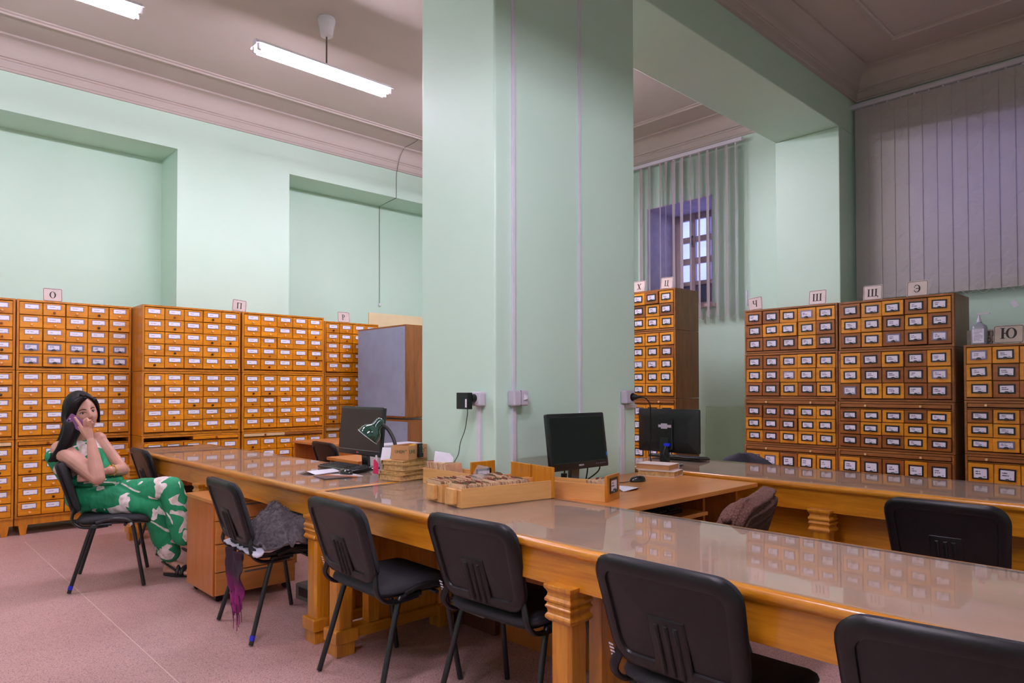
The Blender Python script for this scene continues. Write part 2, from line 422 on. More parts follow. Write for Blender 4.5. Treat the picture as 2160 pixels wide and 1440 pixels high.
# cornices: the same moulding run round both bays
prof = [(0, 4.325), (.022, 4.325), (.022, 4.345), (.03, 4.35), (.035, 4.415), (.046, 4.42), (.046, 4.435), (.06, 4.44), (.068, 4.455)]
for k in range(7):
    a = PI/2*k/6; prof.append((.072 + .115*(1-math.cos(a)), 4.465 + .125*math.sin(a)))
prof += [(.200, 4.592), (.200, 4.61)]
def cornice(name, x0, x1, y0, y1):
    m = MB()
    m.rings([[(x0+d, y0+d, z), (x1-d, y0+d, z), (x1-d, y1-d, z), (x0+d, y1-d, z)] for d, z in prof], True, False, False)
    struct(m.build(name, 'plaster', smooth=30))
def panel_frame(name, x0, x1, y0, y1, w=.055, hgt=.03):
    pr = [(0, CZ+.002), (0, CZ-.012), (.012, CZ-hgt), (.026, CZ-hgt), (.034, CZ-.016), (w, CZ-.012), (w, CZ+.002)]
    m = MB()
    m.rings([[(x0+d, y0+d, z), (x1-d, y0+d, z), (x1-d, y1-d, z), (x0+d, y1-d, z)] for d, z in pr], True, False, False)
    struct(m.build(name, 'plaster', smooth=40))
cornice('trim_1', X0, XW, BY1, YW)
cornice('trim_2', X0, XW, Y0, BY0)
panel_frame('trim_3', X0+.6, XW-.58, BY1+.6, YW-.62)
panel_frame('trim_4', X0+.6, XW-.58, Y0+.6, BY0-.53)
# window in the far bay
def window(name, y0, y1, z0, z1, cols, rows, X):
    """timber frame at depth X with one opening per (column, row)"""
    w = thing(name, '', ''); del w['label']; del w['category']; struct(w)
    ys = [y0] + [v for c in sorted(cols) for v in c] + [y1]
    zs = [z0] + [v for r in sorted(rows) for v in r] + [z1]
    m = MB()
    for i in range(0, len(ys)-1, 2): m.box(X, X+.06, ys[i], ys[i+1], z0, z1)
    for i in range(1, len(ys)-2, 2):
        for k in range(0, len(zs)-1, 2): m.box(X+.004, X+.056, ys[i], ys[i+1], zs[k], zs[k+1])
    m.build('window_frame', 'window_paint', w, bevel=.006)
    m = MB()
    for i in range(1, len(ys)-2, 2):
        for k in range(1, len(zs)-2, 2):
            MB().box(X+.026, X+.032, ys[i]-.008, ys[i+1]+.008, zs[k]-.008, zs[k+1]+.008).build('pane', 'window_glass', w)
            if k == 1: MB().box(X+.08, X+.10, ys[i]-.03, ys[i+1]+.03, zs[k]-.03, zs[k+1]+.03).build('dark_backing', 'dark_void', w)  # near-black sheet behind the lowest row of panes
    m = MB().tube([(X-.02, 5.10, 3.27), (X-.03, 5.10, 3.36), (X-.01, 5.10, 3.40)], .008, 6).tube([(X-.01, 5.08, 3.25), (X-.05, 5.09, 3.24), (X-.05, 5.09, 3.32)], .006, 6)
    if name == 'window_1': m.build('window_latch', 'steel_grey', w)
    MB().box(XW-.06, X, y0-.05, y1+.05, z0-.045, z0).build('window_sill', 'window_paint', w, bevel=.005)
    MB().box(XW-.001, X, y0, y0+.012, z0, z1).box(XW-.001, X, y1-.012, y1, z0, z1).box(XW-.001, X, y0, y1, z1-.012, z1).build('window_reveal', 'reveal_paint', w)
    return w
R_ = [(2.485, 2.724), (2.782, 3.015), (3.099, 3.313), (3.391, 3.618)]
window('window_1', 4.44, 5.41, 2.37, 3.71, [(5.151, 5.286), (4.897, 5.063), (4.68, 4.841), (4.5, 4.62)], R_, 8.22)
window('window_2', 0.75, 2.2, 2.37, 3.80, [(.83, 1.1), (1.18, 1.44), (1.52, 1.78), (1.86, 2.12)], R_, 8.22)
# ================================================================== vertical blinds
def blind(label, ys, ang, z0, z1, rail, w=.125, jitter=0.0, tw=0.0, gap=True):
    t = thing('vertical_blind', label, 'blind', (XW-.10, 0, 0))
    MB().box(-.025, .025, rail[0], rail[1], z1, z1+.045).build('head_rail', 'white_plastic', t, bevel=.004)
    for i, y in enumerate(ys):
        a = ang[i] if isinstance(ang, (list, tuple)) else ang
        m = MB(); n = 12; vs = []; fs = []
        for k in range(n+1):
            z = z1 - .012 - (z1-z0-.012)*k/n
            aa = a + (tw[i] if isinstance(tw, (list, tuple)) else tw)*math.sin(k/n*PI)
            dx, dy = math.sin(aa)*w/2, math.cos(aa)*w/2
            for s_, off in ((-1, .0), (0, 0.001), (1, .0)):
                vs.append((dx*s_ - off*math.cos(aa), dy*s_ + off*math.sin(aa), z))
        for k in range(n):
            for j in range(2): fs.append((k*3+j, k*3+j+1, (k+1)*3+j+1, (k+1)*3+j))
        m.add(vs, fs)
        sl = m.build('slat', 'blind_fabric', t, (0, y, 0))
        so = sl.modifiers.new('thick', 'SOLIDIFY'); so.thickness = .0012
        MB().box(-.004, .004, y-.008, y+.008, z1-.02, z1).build('slat_hook', 'white_plastic', t)
    if gap:
        for i in range(len(ys)-1):
            y, y2 = ys[i], ys[i+1]
            pts = smoothpath([(-.02, y, z0+.01), (-.03, (y+y2)/2, z0-.035), (-.02, y2, z0+.01)], 5)
            MB().tube(pts, .0016, 5).build('bead_chain', 'wire_white', t)
    return t
lefty = [5.60, 5.43, 5.30, 5.131, 5.044, 4.93, 4.812, 4.682, 4.562, 4.444, 4.323, 4.191, 4.074]
dl = [-v for v in (.3, .3, .26, .12, .34, .45, .40, .10, .20, .26, .18, .24, .10, .22)]
b1 = blind('cream vertical blind with its slats turned edge-on before the barred window', lefty, [PI/2 - math.atan2(y, 7.5) + d for y, d in zip(lefty, dl)], 2.19, 4.235, (3.98, 5.75), w=.115, tw=[0, 0, .1, .0, .5, .2, 0.1, 0, 0, 0, .05, 0, 0])
MB().tube([(-.03, 3.93, 4.22), (-.032, 3.935, 3.2), (-.03, 3.93, 2.45)], .002, 5).tube([(-.03, 3.90, 4.22), (-.05, 3.90, 3.0), (-.03, 3.915, 2.5)], .0015, 5).build('pull_cord', 'wire_white', b1)
MB().cyl((-.03, 3.925, 2.28), (-.03, 3.925, 2.46), .012, n=8).build('cord_weight', 'white_plastic', b1)
b2 = blind('closed grey-white patterned vertical blind hanging over the right-hand cabinets', [2.66 - .124*i for i in range(24)], [.05 + .02*math.sin(i*2.1) for i in range(24)], 2.235, 4.225, (-.35, 2.76), w=.128)
MB().tube([(-.03, 1.375, 2.26), (-.03, 1.375, 2.12)], .0012, 5).build('pull_cord', 'wire_white', b2)
m = MB(); m.T = Matrix.Translation((-.03, 1.375, 2.075)) @ Matrix.Rotation(PI/2, 4, 'Z') @ Matrix.Rotation(.5, 4, 'Y')
m.box(-.02, .02, -.002, .002, -.03, .03).build('cord_tag', 'paper', b2)
# ================================================================== lamps
def make_lamp(label, x, y, zt=4.12, group='twin tube ceiling lamps', fill_trough=False, sides=(-1, 1)):
    t = thing('fluorescent_lamp', label, 'lamp', (x, y, zt), 0, group)
    MB().box(-.65, .65, -.030, .030, .03, .075).add([(-.65,-.085,.028),(.65,-.085,.028),(.65,-.028,.05),(-.65,-.028,.05),(-.65,-.085,.031),(.65,-.085,.031),(.65,-.028,.053),(-.65,-.028,.053)], [(0,1,2,3),(7,6,5,4),(0,4,5,1)]).add([(-.65,.085,.028),(.65,.085,.028),(.65,.028,.05),(-.65,.028,.05),(-.65,.085,.031),(.65,.085,.031),(.65,.028,.053),(-.65,.028,.053)], [(3,2,1,0),(4,5,6,7),(1,5,4,0)]).build('housing', 'lamp_white', t)
    if fill_trough: MB().prism([(-.16, .0), (-.075, .085), (.075, .085), (.16, .0), (.154, .0), (.07, .078), (-.07, .078), (-.154, .0)], -.64, .64).build('reflector', 'lamp_white', t).rotation_euler = (0, 0, PI/2)  # added to the fill lamps, keeps their light off ceiling and beam
    for s in sides:
        MB().cyl((-.61, s*.045, 0.0), (.61, s*.045, 0.0), .019, n=14).build('tube', 'tube_light', t)
        for e in (-1, 1): MB().box(e*.626-.015, e*.626+.015, s*.045-.014, s*.045+.014, -.018, .034).build('tube_holder', 'lamp_white', t, bevel=.003)
    MB().cyl((0, 0, .075), (0, 0, CZ-zt-.1), .007, n=8).build('rod', 'wire_dark', t)
    MB().lathe([(.012, -.165), (.052, -.160), (.064, -.09), (.078, -.015), (.072, 0)], 18, (0, 0, CZ-zt)).build('canopy', 'lamp_white', t, smooth=50)
    return t
make_lamp('bright twin tube ceiling lamp hung just left of the pillar', 2.978, 5.53)
make_lamp('bright twin tube ceiling lamp cut by the top edge of the photo', .857, 5.62)
make_lamp('twin tube ceiling lamp behind the pillar', 5.09, 5.53)
make_lamp('twin tube ceiling lamp near the back wall over the long wall', -1.25, 5.62)
make_lamp('added unseen tube lamp with reflector in the near bay, farther from the pillar', -.6, .8, 3.2, fill_trough=True)  # fill lamp added out of view to brighten the near bay
make_lamp('added unseen tube lamp with reflector in the near bay, nearer to the pillar', 2.75, .75, 3.2, fill_trough=True, sides=(0,))  # added single-tube fill for the pillar's right face, out of view
make_lamp('added unseen tube lamp with reflector in the near bay, middle one', .75, 1.45, 3.2, fill_trough=True)  # added fill for the pillar's left face, out of view
make_lamp('added unseen twin tube lamp behind the pillar, nearer to the beam', 5.1, 4.35)  # hidden lamp added to brighten the pilaster, window wall and slats
# ================================================================== card catalogue cabinets
MESH = {}
def shared(key, fn):
    if key not in MESH:
        o = fn(); me = o.data; bpy.data.objects.remove(o); MESH[key] = me
    return MESH[key]
def drawer_front(w, h, mat):
    return shared(('df', round(w, 4), round(h, 4), mat), lambda: MB().cbox(0, w, 0, .02, 0, h, .003).box(.008, w-.008, .02, .30, .008, h-.02).build('drawer', mat))
def holder_mesh(w, h, mat, bar, deep=.003):
    def fn():
        m = MB()
        m.box(-w/2, w/2, -deep, 0, h/2-bar, h/2); m.box(-w/2, -w/2+bar, -deep, 0, -h/2, h/2-bar); m.box(w/2-bar, w/2, -deep, 0, -h/2, h/2-bar)
        m.box(-w/2+bar, w/2-bar, -deep, 0, -h/2, -h/2+bar)
        return m.build('label_holder', mat)
    return shared(('ho', w, h, mat, bar), fn)
def card_mesh(w, h, mat):
    return shared(('ca', w, h, mat), lambda: MB().box(-w/2, w/2, -.0012, 0, -h/2, h/2).build('label_card', mat))
def knob_mesh(mat, r=.0095):
    return shared(('kn', mat, r), lambda: MB().lathe([(r*.55, 0), (r*.5, -.008), (r*.95, -.013), (r, -.019), (r*.7, -.025), (0.001, -.026)], 10, (0, 0, 0), 'y').build('knob', mat, smooth=50))
def pull_mesh(mat):
    def fn():
        m = MB(); n = 8; rs = []
        for y, s_ in ((0, 1.0), (-.010, .92), (-.013, .6)):
            rs.append([(.019*s_*math.cos(PI*k/n), y, .019*s_*math.sin(PI*k/n)*0.9) for k in range(n+1)])
        m.rings(rs, True, True, True)
        return m.build('cup_pull', mat, smooth=40)
    return shared(('cp', mat), fn)
def catalog(label, face, a0, a1, front, z0, z1, rows, cols, style, group, depth=.45, feet=0.0, shelf=None, top_gap=.022, bot_gap=.03, wild=1.0, brown=.0, dy=0, shelf_len=1.0, side=False):
    w = abs(a1-a0)
    if face == '-Y': loc, rz = (a0, front, z0), 0.0
    else: loc, rz = (front, a0, z0), -PI/2
    t = thing('card_catalog_cabinet', label, 'cabinet', loc, rz, group)
    case = 'catalog_case' if style == 'steel' else 'old_case'
    H = z1 - z0
    zb = feet
    e = .018
    m = MB()
    m.box(0, e, 0, depth, zb, H).box(w-e, w, 0, depth, zb, H).box(e, w-e, 0, depth, zb, zb+e).box(e, w-e, 0, depth, H-e, H).box(e, w-e, depth-.012, depth, zb+e, H-e)
    lo = zb + bot_gap; hi = H - top_gap - (shelf or 0)
    if feet: m.box(0.0, w, .01, .03, zb-.065, zb)
    rh = (hi-lo)/rows; cw = (w-2*e)/cols
    for r in range(1, rows): m.box(e, w-e, .022, .05, lo+rh*r-.004, lo+rh*r+.004)
    for c in range(1, cols): m.box(e+cw*c-.004, e+cw*c+.004, .022, .05, lo, hi)
    if bot_gap > .02: m.box(e, w-e, .012, .3, zb+e, lo-.004)
    if shelf: m.box(e, w-e, .006, .3, hi+.001, hi+.010)
    m.build('carcass', case, t, bevel=.0015, seg=1)
    if side: MB().box(w, w+.004, .012, depth, zb, H).build('side_panel', 'veneer_side', t)
    m2 = MB().box(e, w-e, .12, .13, lo, hi); m2.build('gap_shade_sheet', 'dark_void', t)  # near-black sheet stands for the shade in the gaps between drawers
    if feet:
        for x in (.03, w-.10):
            for y in (.01, depth-.07):
                MB().rings([[(x+d, y+d*.6, z), (x+.07-d, y+d*.6, z), (x+.07-d, y+.06-d*.6, z), (x+d, y+.06-d*.6, z)] for z, d in ((0, .014), (feet-.06, 0))]).build('leg', case, t)
    if shelf:
        z = hi + .012 + (shelf-.006)/2
        for f0, f1, sm in (shelf_len if isinstance(shelf_len, tuple) else ((0, 1, 'old_case'),)):
            xa, xb = e + .004 + (w-2*e-.008)*f0, e + .004 + (w-2*e-.008)*f1
            s_ = MB().box(xa, xb, -.004, .3, z-.015, z+.015).build('pull_out_shelf', sm, t, bevel=.002, seg=1)
            for fx in ((.25, .75) if style != 'steel' else (.5,)):
                link('knob', knob_mesh('ply_edge' if style != 'steel' else 'knob_brown', .012), s_, (xa + (xb-xa)*fx, -.004, z))
    for c in range(cols):
        for r in range(rows):
            big = style == 'black' or (style == 'steel' and dy and r < dy)
            fw, fh = cw-.006, rh-.006
            if style == 'steel': mat = 'catalog_wood'
            else: mat = 'old_drawer_brown' if rnd.random() < brown else 'old_drawer'
            out = 0.0
            u = rnd.random()
            if u < .35*wild: out = -rnd.uniform(.003, .016)
            d = link('drawer', drawer_front(fw, fh, mat), t, (e+cw*c+.003+rnd.uniform(-.0012, .0012), -.004+out, lo+rh*r+.003+rnd.uniform(-.0008, .001)))
            if rnd.random() < .3*wild: d.rotation_euler = (rnd.uniform(-.012, .012), rnd.uniform(-.012, .012)*wild, 0)
            if not big:
                hz = fh*.68 + rnd.uniform(-.003, .003); hx = fw/2 + rnd.uniform(-.006, .006)
                link('label_holder', holder_mesh(round(fw*.66, 3), round(fh*.42, 3), 'holder_steel', .0048), d, (hx, 0, hz))
                link('label_card', card_mesh(round(fw*.605, 3), round(fh*.35, 3), 'label_print'), d, (hx, -.0006, hz))
                u = rnd.random()
                if u < .93:
                    km = 'knob_wood' if u < .72 else ('knob_dark' if u < .81 else 'knob_brown')
                    link('knob', knob_mesh(km, .0112 if km != 'knob_dark' else .0125), d, (fw/2+rnd.uniform(-.004, .004), 0, fh*.24))
            else:
                bl = style == 'black' and rnd.random() < .84
                hm = 'holder_black' if bl else 'holder_steel'
                hz = fh*.53; hx = fw/2 + rnd.uniform(-.004, .004)
                hb = link('label_holder', holder_mesh(round(fw*.66, 3), round(fh*.58, 3), hm, .0115 if bl or style != 'steel' else .013, .004), d, (hx, 0, hz))
                if rnd.random() < .4: hb.rotation_euler = (0, rnd.uniform(-.03, .03), 0)
                cd = link('label_card', card_mesh(round(fw*.66-.022, 3), round(fh*.58-.020, 3), 'label_print_big'), d, (hx, -.0006, hz))
                cd.rotation_euler = (0, hb.rotation_euler[1] + rnd.uniform(-.02, .02), 0)
                link('cup_pull', pull_mesh('holder_black'), d, (hx, -.003, hz - fh*.29 + .003))
    return t
GL = 'stacked card catalogue cabinets along the long green wall'
GR = 'stacked card catalogue cabinets along the window wall'
def trio(x0, x1, yf, who, cols, d3=0, mid_shelf=((0, 1, 'catalog_wood'),)):
    catalog(f'orange card cabinet, topmost of its stack, {who}', '-Y', x0, x1, yf, 1.502, 2.148, 5, cols, 'steel', GL, dy=d3)
    catalog(f'orange card cabinet, middle one of its stack, {who}', '-Y', x0, x1, yf-.004, .872, 1.498, 5, cols, 'steel', GL)
    catalog(f'orange card cabinet, lowest of its stack, {who}', '-Y', x0, x1, yf-.006, 0.0, .868, 5, cols, 'steel', GL, feet=.155, shelf=.05, top_gap=.02, bot_gap=.02, shelf_len=mid_shelf)

trio(.645, 1.024, 7.62, 'cut by the left edge of the photo', 2, mid_shelf=((0, 1, 'ply_edge'),))
trio(1.034, 1.972, 7.62, 'under the O plate', 5, d3=2, mid_shelf=((0, .5, 'catalog_case'),))
trio(1.985, 2.935, 7.29, 'left of the tilted plate', 5, mid_shelf=((.5, 1, 'catalog_wood'),))
trio(2.955, 3.905, 7.29, 'right of the tilted plate', 5, mid_shelf=((0, .5, 'ply_edge'), (.5, 1, 'old_case')))
trio(4.09, 4.85, 7.62, 'under the P plate', 4, mid_shelf=((0, .5, 'ply_edge'),))
def quad(a0, a1, X, who, cols, zs, br, side=False, rows=(3, 3, 3, 3), offs=(0, 0, 0, 0)):
    nm = ('topmost', 'second down', 'third down', 'lowest') if len(zs) == 5 else ('topmost', 'x', 'second down', 'lowest')
    k0 = 4 - len(zs) + 1
    for i in range(len(zs)-1):
        last = i == len(zs)-2
        sh = None if i < len(zs)-3 else .048
        catalog(f'two-tone card cabinet, {nm[i + (4-len(zs)+1 if i else 0)]} {who}', '-X', a0, a1, X+offs[i], zs[i+1] if not last else 0, zs[i]-.004, rows[i], cols, 'black', GR,
                shelf=sh, brown=br, feet=.16 if last else 0, bot_gap=.022, wild=1.6, side=side)
quad(4.887, 4.125, 6.30, 'under plates Х (X) and Ц (Ts)', 4, (2.405, 1.955, 1.222, .52, 0), .12, True, rows=(3, 5, 4, 2))
quad(3.552, 2.612, 6.71, 'under plates Ч (Ch) and Ш (Sh)', 5, (2.14, 1.686, 1.228, .76, 0), .35, False, offs=(.0, -.004, -.01, -.02))
quad(2.598, 1.655, 6.71, 'under plates Щ (Shch) and Э', 5, (2.137, 1.680, 1.208, .768, 0), .35, True, offs=(.0, -.02, -.035, -.045))
quad(1.585, 1.005, 6.69, 'beneath the sanitiser bottle', 3, (1.688, 1.226, .785, 0), .3, True, rows=(3, 3, 3))
# ================================================================== long reading tables
TZ = .80
def table(label, x0, x1, y0, y1, legs, group='long oak reading tables', rails=True):
    """front edge at x0 (camera side), running along y; legs: y positions"""
    cx_, cy_ = (x0+x1)/2, (y0+y1)/2
    t = thing('reading_table', label, 'table', (cx_, cy_, 0), 0, group)
    hx, hy = (x1-x0)/2, (y1-y0)/2
    MB().box(-hx+.02, hx-.02, -hy+.02, hy-.02, TZ-.045, TZ-.012).build('tabletop', 'honey_oak', t)
    # rounded nosing round the top
    pr = [(0.030, TZ-.004), (.012, TZ-.004), (.004, TZ-.008), (0, TZ-.016), (0, TZ-.026), (.006, TZ-.034), (.016, TZ-.038), (.019, TZ-.044), (.030, TZ-.044)]
    for nm, (ax, ay, bx, by) in (('edge_moulding', (-hx, -hy, -hx, hy)), ('edge_moulding', (hx, hy, hx, -hy)), ('edge_moulding', (-hx, hy, hx, hy)), ('edge_moulding', (hx, -hy, -hx, -hy))):
        rs = []
        for d, z in pr:
            if ax == bx:
                s = 1 if ax < 0 else -1; sy = 1 if ay < 0 else -1
                rs.append([(ax + s*d, ay + sy*d, z), (bx + s*d, by - sy*d, z)])
            else:
                s = 1 if ay < 0 else -1; sx = 1 if ax < 0 else -1
                rs.append([(ax + sx*d, ay + s*d, z), (bx - sx*d, by + s*d, z)])
        MB().rings(rs, False, False, False).build(nm, 'honey_oak' if ax == bx else 'honey_oak_x', t, smooth=50)
    MB().box(-hx+.03, hx-.03, -hy+.03, hy-.03, TZ-.013, TZ-.009).build('inlay', 'table_inlay', t)
    MB().box(-hx+.032, hx-.032, -hy+.032, hy-.032, TZ-.0065, TZ-.0005).build('glass_sheet', 'table_glass', t)
    az0, az1 = .645, TZ-.044
    for xx in (-hx+.025, hx-.047): MB().box(xx, xx+.022, -hy+.03, hy-.03, az0, az1).build('apron', 'honey_oak', t, bevel=.002)
    for yy in (-hy+.03, hy-.052): MB().box(-hx+.048, hx-.048, yy, yy+.022, az0, az1).build('apron', 'honey_oak_x', t, bevel=.002)
    def leg(x, y):
        sq = lambda h, z: [(x-h, y-h, z), (x+h, y-h, z), (x+h, y+h, z), (x-h, y+h, z)]
        cap = [(.062, .662), (.062, .648), (.056, .640), (.052, .632), (.054, .622), (.060, .612), (.060, .604), (.053, .600), (.056, .592), (.060, .586), (.053, .576), (.052, .566), (.056, .560), (.060, .552), (.058, .545), (.048, .535)]
        l = MB()
        l.rings([sq(h, z) for h, z in reversed(cap)])
        c = .012; h = .046
        oc = lambda z: [(x-h+c, y-h, z), (x+h-c, y-h, z), (x+h, y-h+c, z), (x+h, y+h-c, z), (x+h-c, y+h, z), (x-h+c, y+h, z), (x-h, y+h-c, z), (x-h, y-h+c, z)]
        l.rings([oc(.12), oc(.54)])
        l.rings([sq(.050, 0), sq(.050, .068)])
        l.rings([sq(.063, .068), sq(.063, .126), sq(.058, .132)])
        l.build('leg', 'honey_oak_v', t, bevel=.0025)
    fx, bx = -hx + .040, hx - .075
    for i, y in enumerate(legs):
        leg(fx, y - cy_); leg(bx, y - cy_)
        MB().box(fx+.06, bx-.06, y-cy_-.04, y-cy_+.04, .072, .128).build('stretcher', 'honey_oak_x', t, bevel=.003)
        if rails:
            MB().box(fx+.14, fx+.205, y-cy_-.03, y-cy_+.03, .128, az0).build('post', 'honey_oak_v', t, bevel=.002)
            MB().box(fx+.205, bx-.04, y-cy_-.012, y-cy_+.012, .128, az0).build('end_panel', 'honey_oak_v', t)
    return t
table('long glass-topped oak table carrying the two loose card drawers, nearest the photographer', 1.735, 2.484, -.12, 3.312, (3.127, 1.593, .06))
table('long glass-topped oak table carrying the left monitor and keyboard', 1.742, 2.484, 3.318, 6.86, (3.372, 5.05, 6.74))
ft = table('long glass-topped oak table standing before the window wall cabinets', 3.845, 4.63, -1.3, 3.20, (3.1, 1.60, .1), rails=False)
MB().box(-.2, -.18, -2.2, 2.2, .40, .645).build('modesty_panel', 'honey_oak', ft)
# ================================================================== chairs
def chair_meshes():
    out = {}
    # backrest shell: rounded panel, rim rolled, inner field sunk, middle plate with ribs. local: u=y, v up the slope, w=thickness (towards +x)
    a = math.radians(17.5)
    def place(u, v, w):       # panel bottom centre at (-.215, 0, .485), leaning back
        bow = .34*u*u + .05*(v/.36)**2*0
        x = -.198 - math.sin(a)*v + math.cos(a)*(w) + bow
        z = .492 + math.cos(a)*v + math.sin(a)*(w)
        return (x, u, z)
    W_, H_ = .500, .372
    def outline(ins, w, wb=0):
        r = max(.085 - ins*.9, .008); pts = rrect(W_-2*ins, H_-2*ins, r, 6)
        out_ = []
        for (u, v) in pts:
            tap = 1 - .10*(1 - (v+H_/2)/H_)         # narrower at the bottom
            out_.append(place(u*tap, v + H_/2, w))
        return out_
    m = MB()
    back = [(.014, .002), (.004, -.006), (.010, -.016), (.022, -.021), (.038, -.022), (.050, -.019), (.053, -.012), (.07, -.0115), (.10, -.0115), (.14, -.0115), (.168, -.0115)]
    m.rings([outline(i, w) for i, w in back], True, False, True)
    # raised plate with three ribs (seen on the back)
    for (u0, u1, v0, v1, w0, w1) in ((-.062, .062, .018, .205, -.0115, -.0165), (-.040, -.024, .022, .185, -.0165, -.023), (-.008, .008, .022, .185, -.0165, -.023), (.024, .040, .022, .185, -.0165, -.023)):
        b = .004; rs = []
        for w, k in ((w0, 0), (w1+.0015, b*.5), (w1, b)):
            rs.append([place(u, v, w) for (u, v) in ((u0+k, v0+k), (u1-k, v0+k), (u1-k*2, v1-k*2), (u0+k*2, v1-k*2))])
        m.rings(rs, True, False, True)
    out['shell'] = m.build('backrest', 'black_plastic', smooth=38).data
    m = MB()
    m.rings([outline(i, w) for i, w in ((.014, .001), (.010, .012), (.018, .024), (.04, .031), (.08, .033), (.13, .034), (.165, .034))], True, False, True)
    out['pad'] = m.build('backrest_pad', 'black_fabric', smooth=50).data
    # seat
    def so(ins, z, fr=0):
        pts = rrect(.45-2*ins, .47-2*ins, max(.07-ins*.6, .01), 6); r = []
        for x, y in pts:
            drop = -.9*max(0, x-.10)**2*2 + .35*y*y*0.5
            r.append((x+.035, y, z + drop))
        return r
    m = MB(); m.rings([so(.015, .432), so(.002, .438), so(0, .447), so(.006, .462), so(.025, .472), so(.06, .476), so(.12, .474), so(.2, .472)], True, True, True)
    out['seat'] = m.build('seat', 'black_fabric', smooth=60).data
    m = MB(); m.rings([so(.03, .420), so(.02, .424), so(.02, .433)], True, True, False)
    out['tray'] = m.build('seat_shell', 'black_plastic', smooth=50).data
    def legm(p, q_, bend):
        return MB().tube([p, q_, bend], .0125, 10).build('leg', 'black_tube', smooth=50).data
    for nm, s in (('l', 1), ('r', -1)):
        y = s*.262; yi = s*.215
        out['rear_'+nm] = MB().tube(smoothpath([(-.215, y, .006), (-.165, s*.245, .18), (-.100, s*.228, .40), (-.07, s*.224, .425), (.02, s*.224, .428)], 5), .0125, 10).build('leg', 'black_tube', smooth=50).data
        out['front_'+nm] = MB().tube(smoothpath([(.215, y, .006), (.185, s*.252, .18), (.150, s*.243, .39), (.128, s*.242, .442), (.07, s*.240, .462), (.0, s*.238, .460), (-.07, s*.236, .442)], 5), .0125, 10).build('leg', 'black_tube', smooth=50).data
        out['foot_'+nm] = None
        P = [(.0, s*.226, .418), (-.10, s*.226, .412), (-.165, s*.226, .425), (-.205, s*.228, .470)] + [place(s*.205, v, .0)[:3] for v in (.05, .11)]
        out['bracket_'+nm] = MB().tube(smoothpath(P, 5), .016, 10, flat=.6).build('back_bracket', 'black_plastic', smooth=50).data
    out['cross'] = MB().cyl((-.05, -.22, .418), (-.05, .22, .418), .010, n=8).cyl((.10, -.24, .418), (.10, .24, .418), .010, n=8).build('cross_bar', 'black_tube', smooth=50).data
    out['bolt'] = MB().lathe([(.001, -.012), (.011, -.010), (.011, 0), (.006, .004), (.006, .012)], 10, (0, 0, 0), 'y').build('bolt', 'chrome', smooth=40).data
    m = MB()
    for i in range(8):
        z = .455 + i*.012; x = -.180 - (max(0, z-.47))*.33 - (0 if z > .47 else 0)
        m.add([(x-.0165, .219, z), (x-.0165, .236, z+.001), (x-.0185, .236, z+.008), (x-.0185, .219, z+.006)], [(0, 1, 2, 3)])
    out['num'] = m.build('painted_number', 'white_plastic').data
    for k in list(out):
        if out[k]:
            for o in [o for o in bpy.data.objects if o.data == out[k]]: bpy.data.objects.remove(o)
    return out
CM = chair_meshes()
def chair(label, x, y, ang, tape=None, number=False, group='black visitor chairs'):
    t = thing('visitor_chair', label, 'chair', (x, y, 0), math.radians(ang), group)
    link('seat', CM['seat'], t); link('seat_shell', CM['tray'], t)
    b = link('backrest', CM['shell'], t); link('backrest_pad', CM['pad'], b)
    for n in 'lr':
        rl = link('leg', CM['rear_'+n], t); link('leg', CM['front_'+n], t)
        br = link('back_bracket', CM['bracket_'+n], t)
        link('bolt', CM['bolt'], t, (.135, .26 if n == 'l' else -.26, .425))
        if tape == n: MB().tube([(-.210, .2605*(1 if n == 'l' else -1), .028), (-.203, .258*(1 if n == 'l' else -1), .052)], .0138, 12).build('tape_band', 'blue_tape', rl)
    if number: link('painted_number', CM['num'], br)
    link('cross_bar', CM['cross'], t)
    return t
chair('black visitor chair the woman in green sits on', 1.288, 5.420, -17.9, tape='r')
chair('black visitor chair with a grey shawl and white cloth on its seat', 1.715, 3.78, -3.4, tape='r')
chair('black visitor chair pushed in before the joint of the two front tables', 1.80, 2.735, -.8, number=True)
chair('black visitor chair pushed in before the loose card drawers', 1.970, 2.045, 4.0, number=True)
chair('black visitor chair at the front table, second from the right edge', 1.915, 1.12, .5, number=True)
chair('black visitor chair at the front table, cut by the bottom right corner', 1.90, .44, 9)
chair('black visitor chair between the tables, drawn up to the far table', 3.695, .90, 2)
chair('black visitor chair at the far end of the left table beyond the woman', 1.955, 6.2, -1)
chair('black visitor chair standing behind the left monitor', 3.38, 5.77, -4)
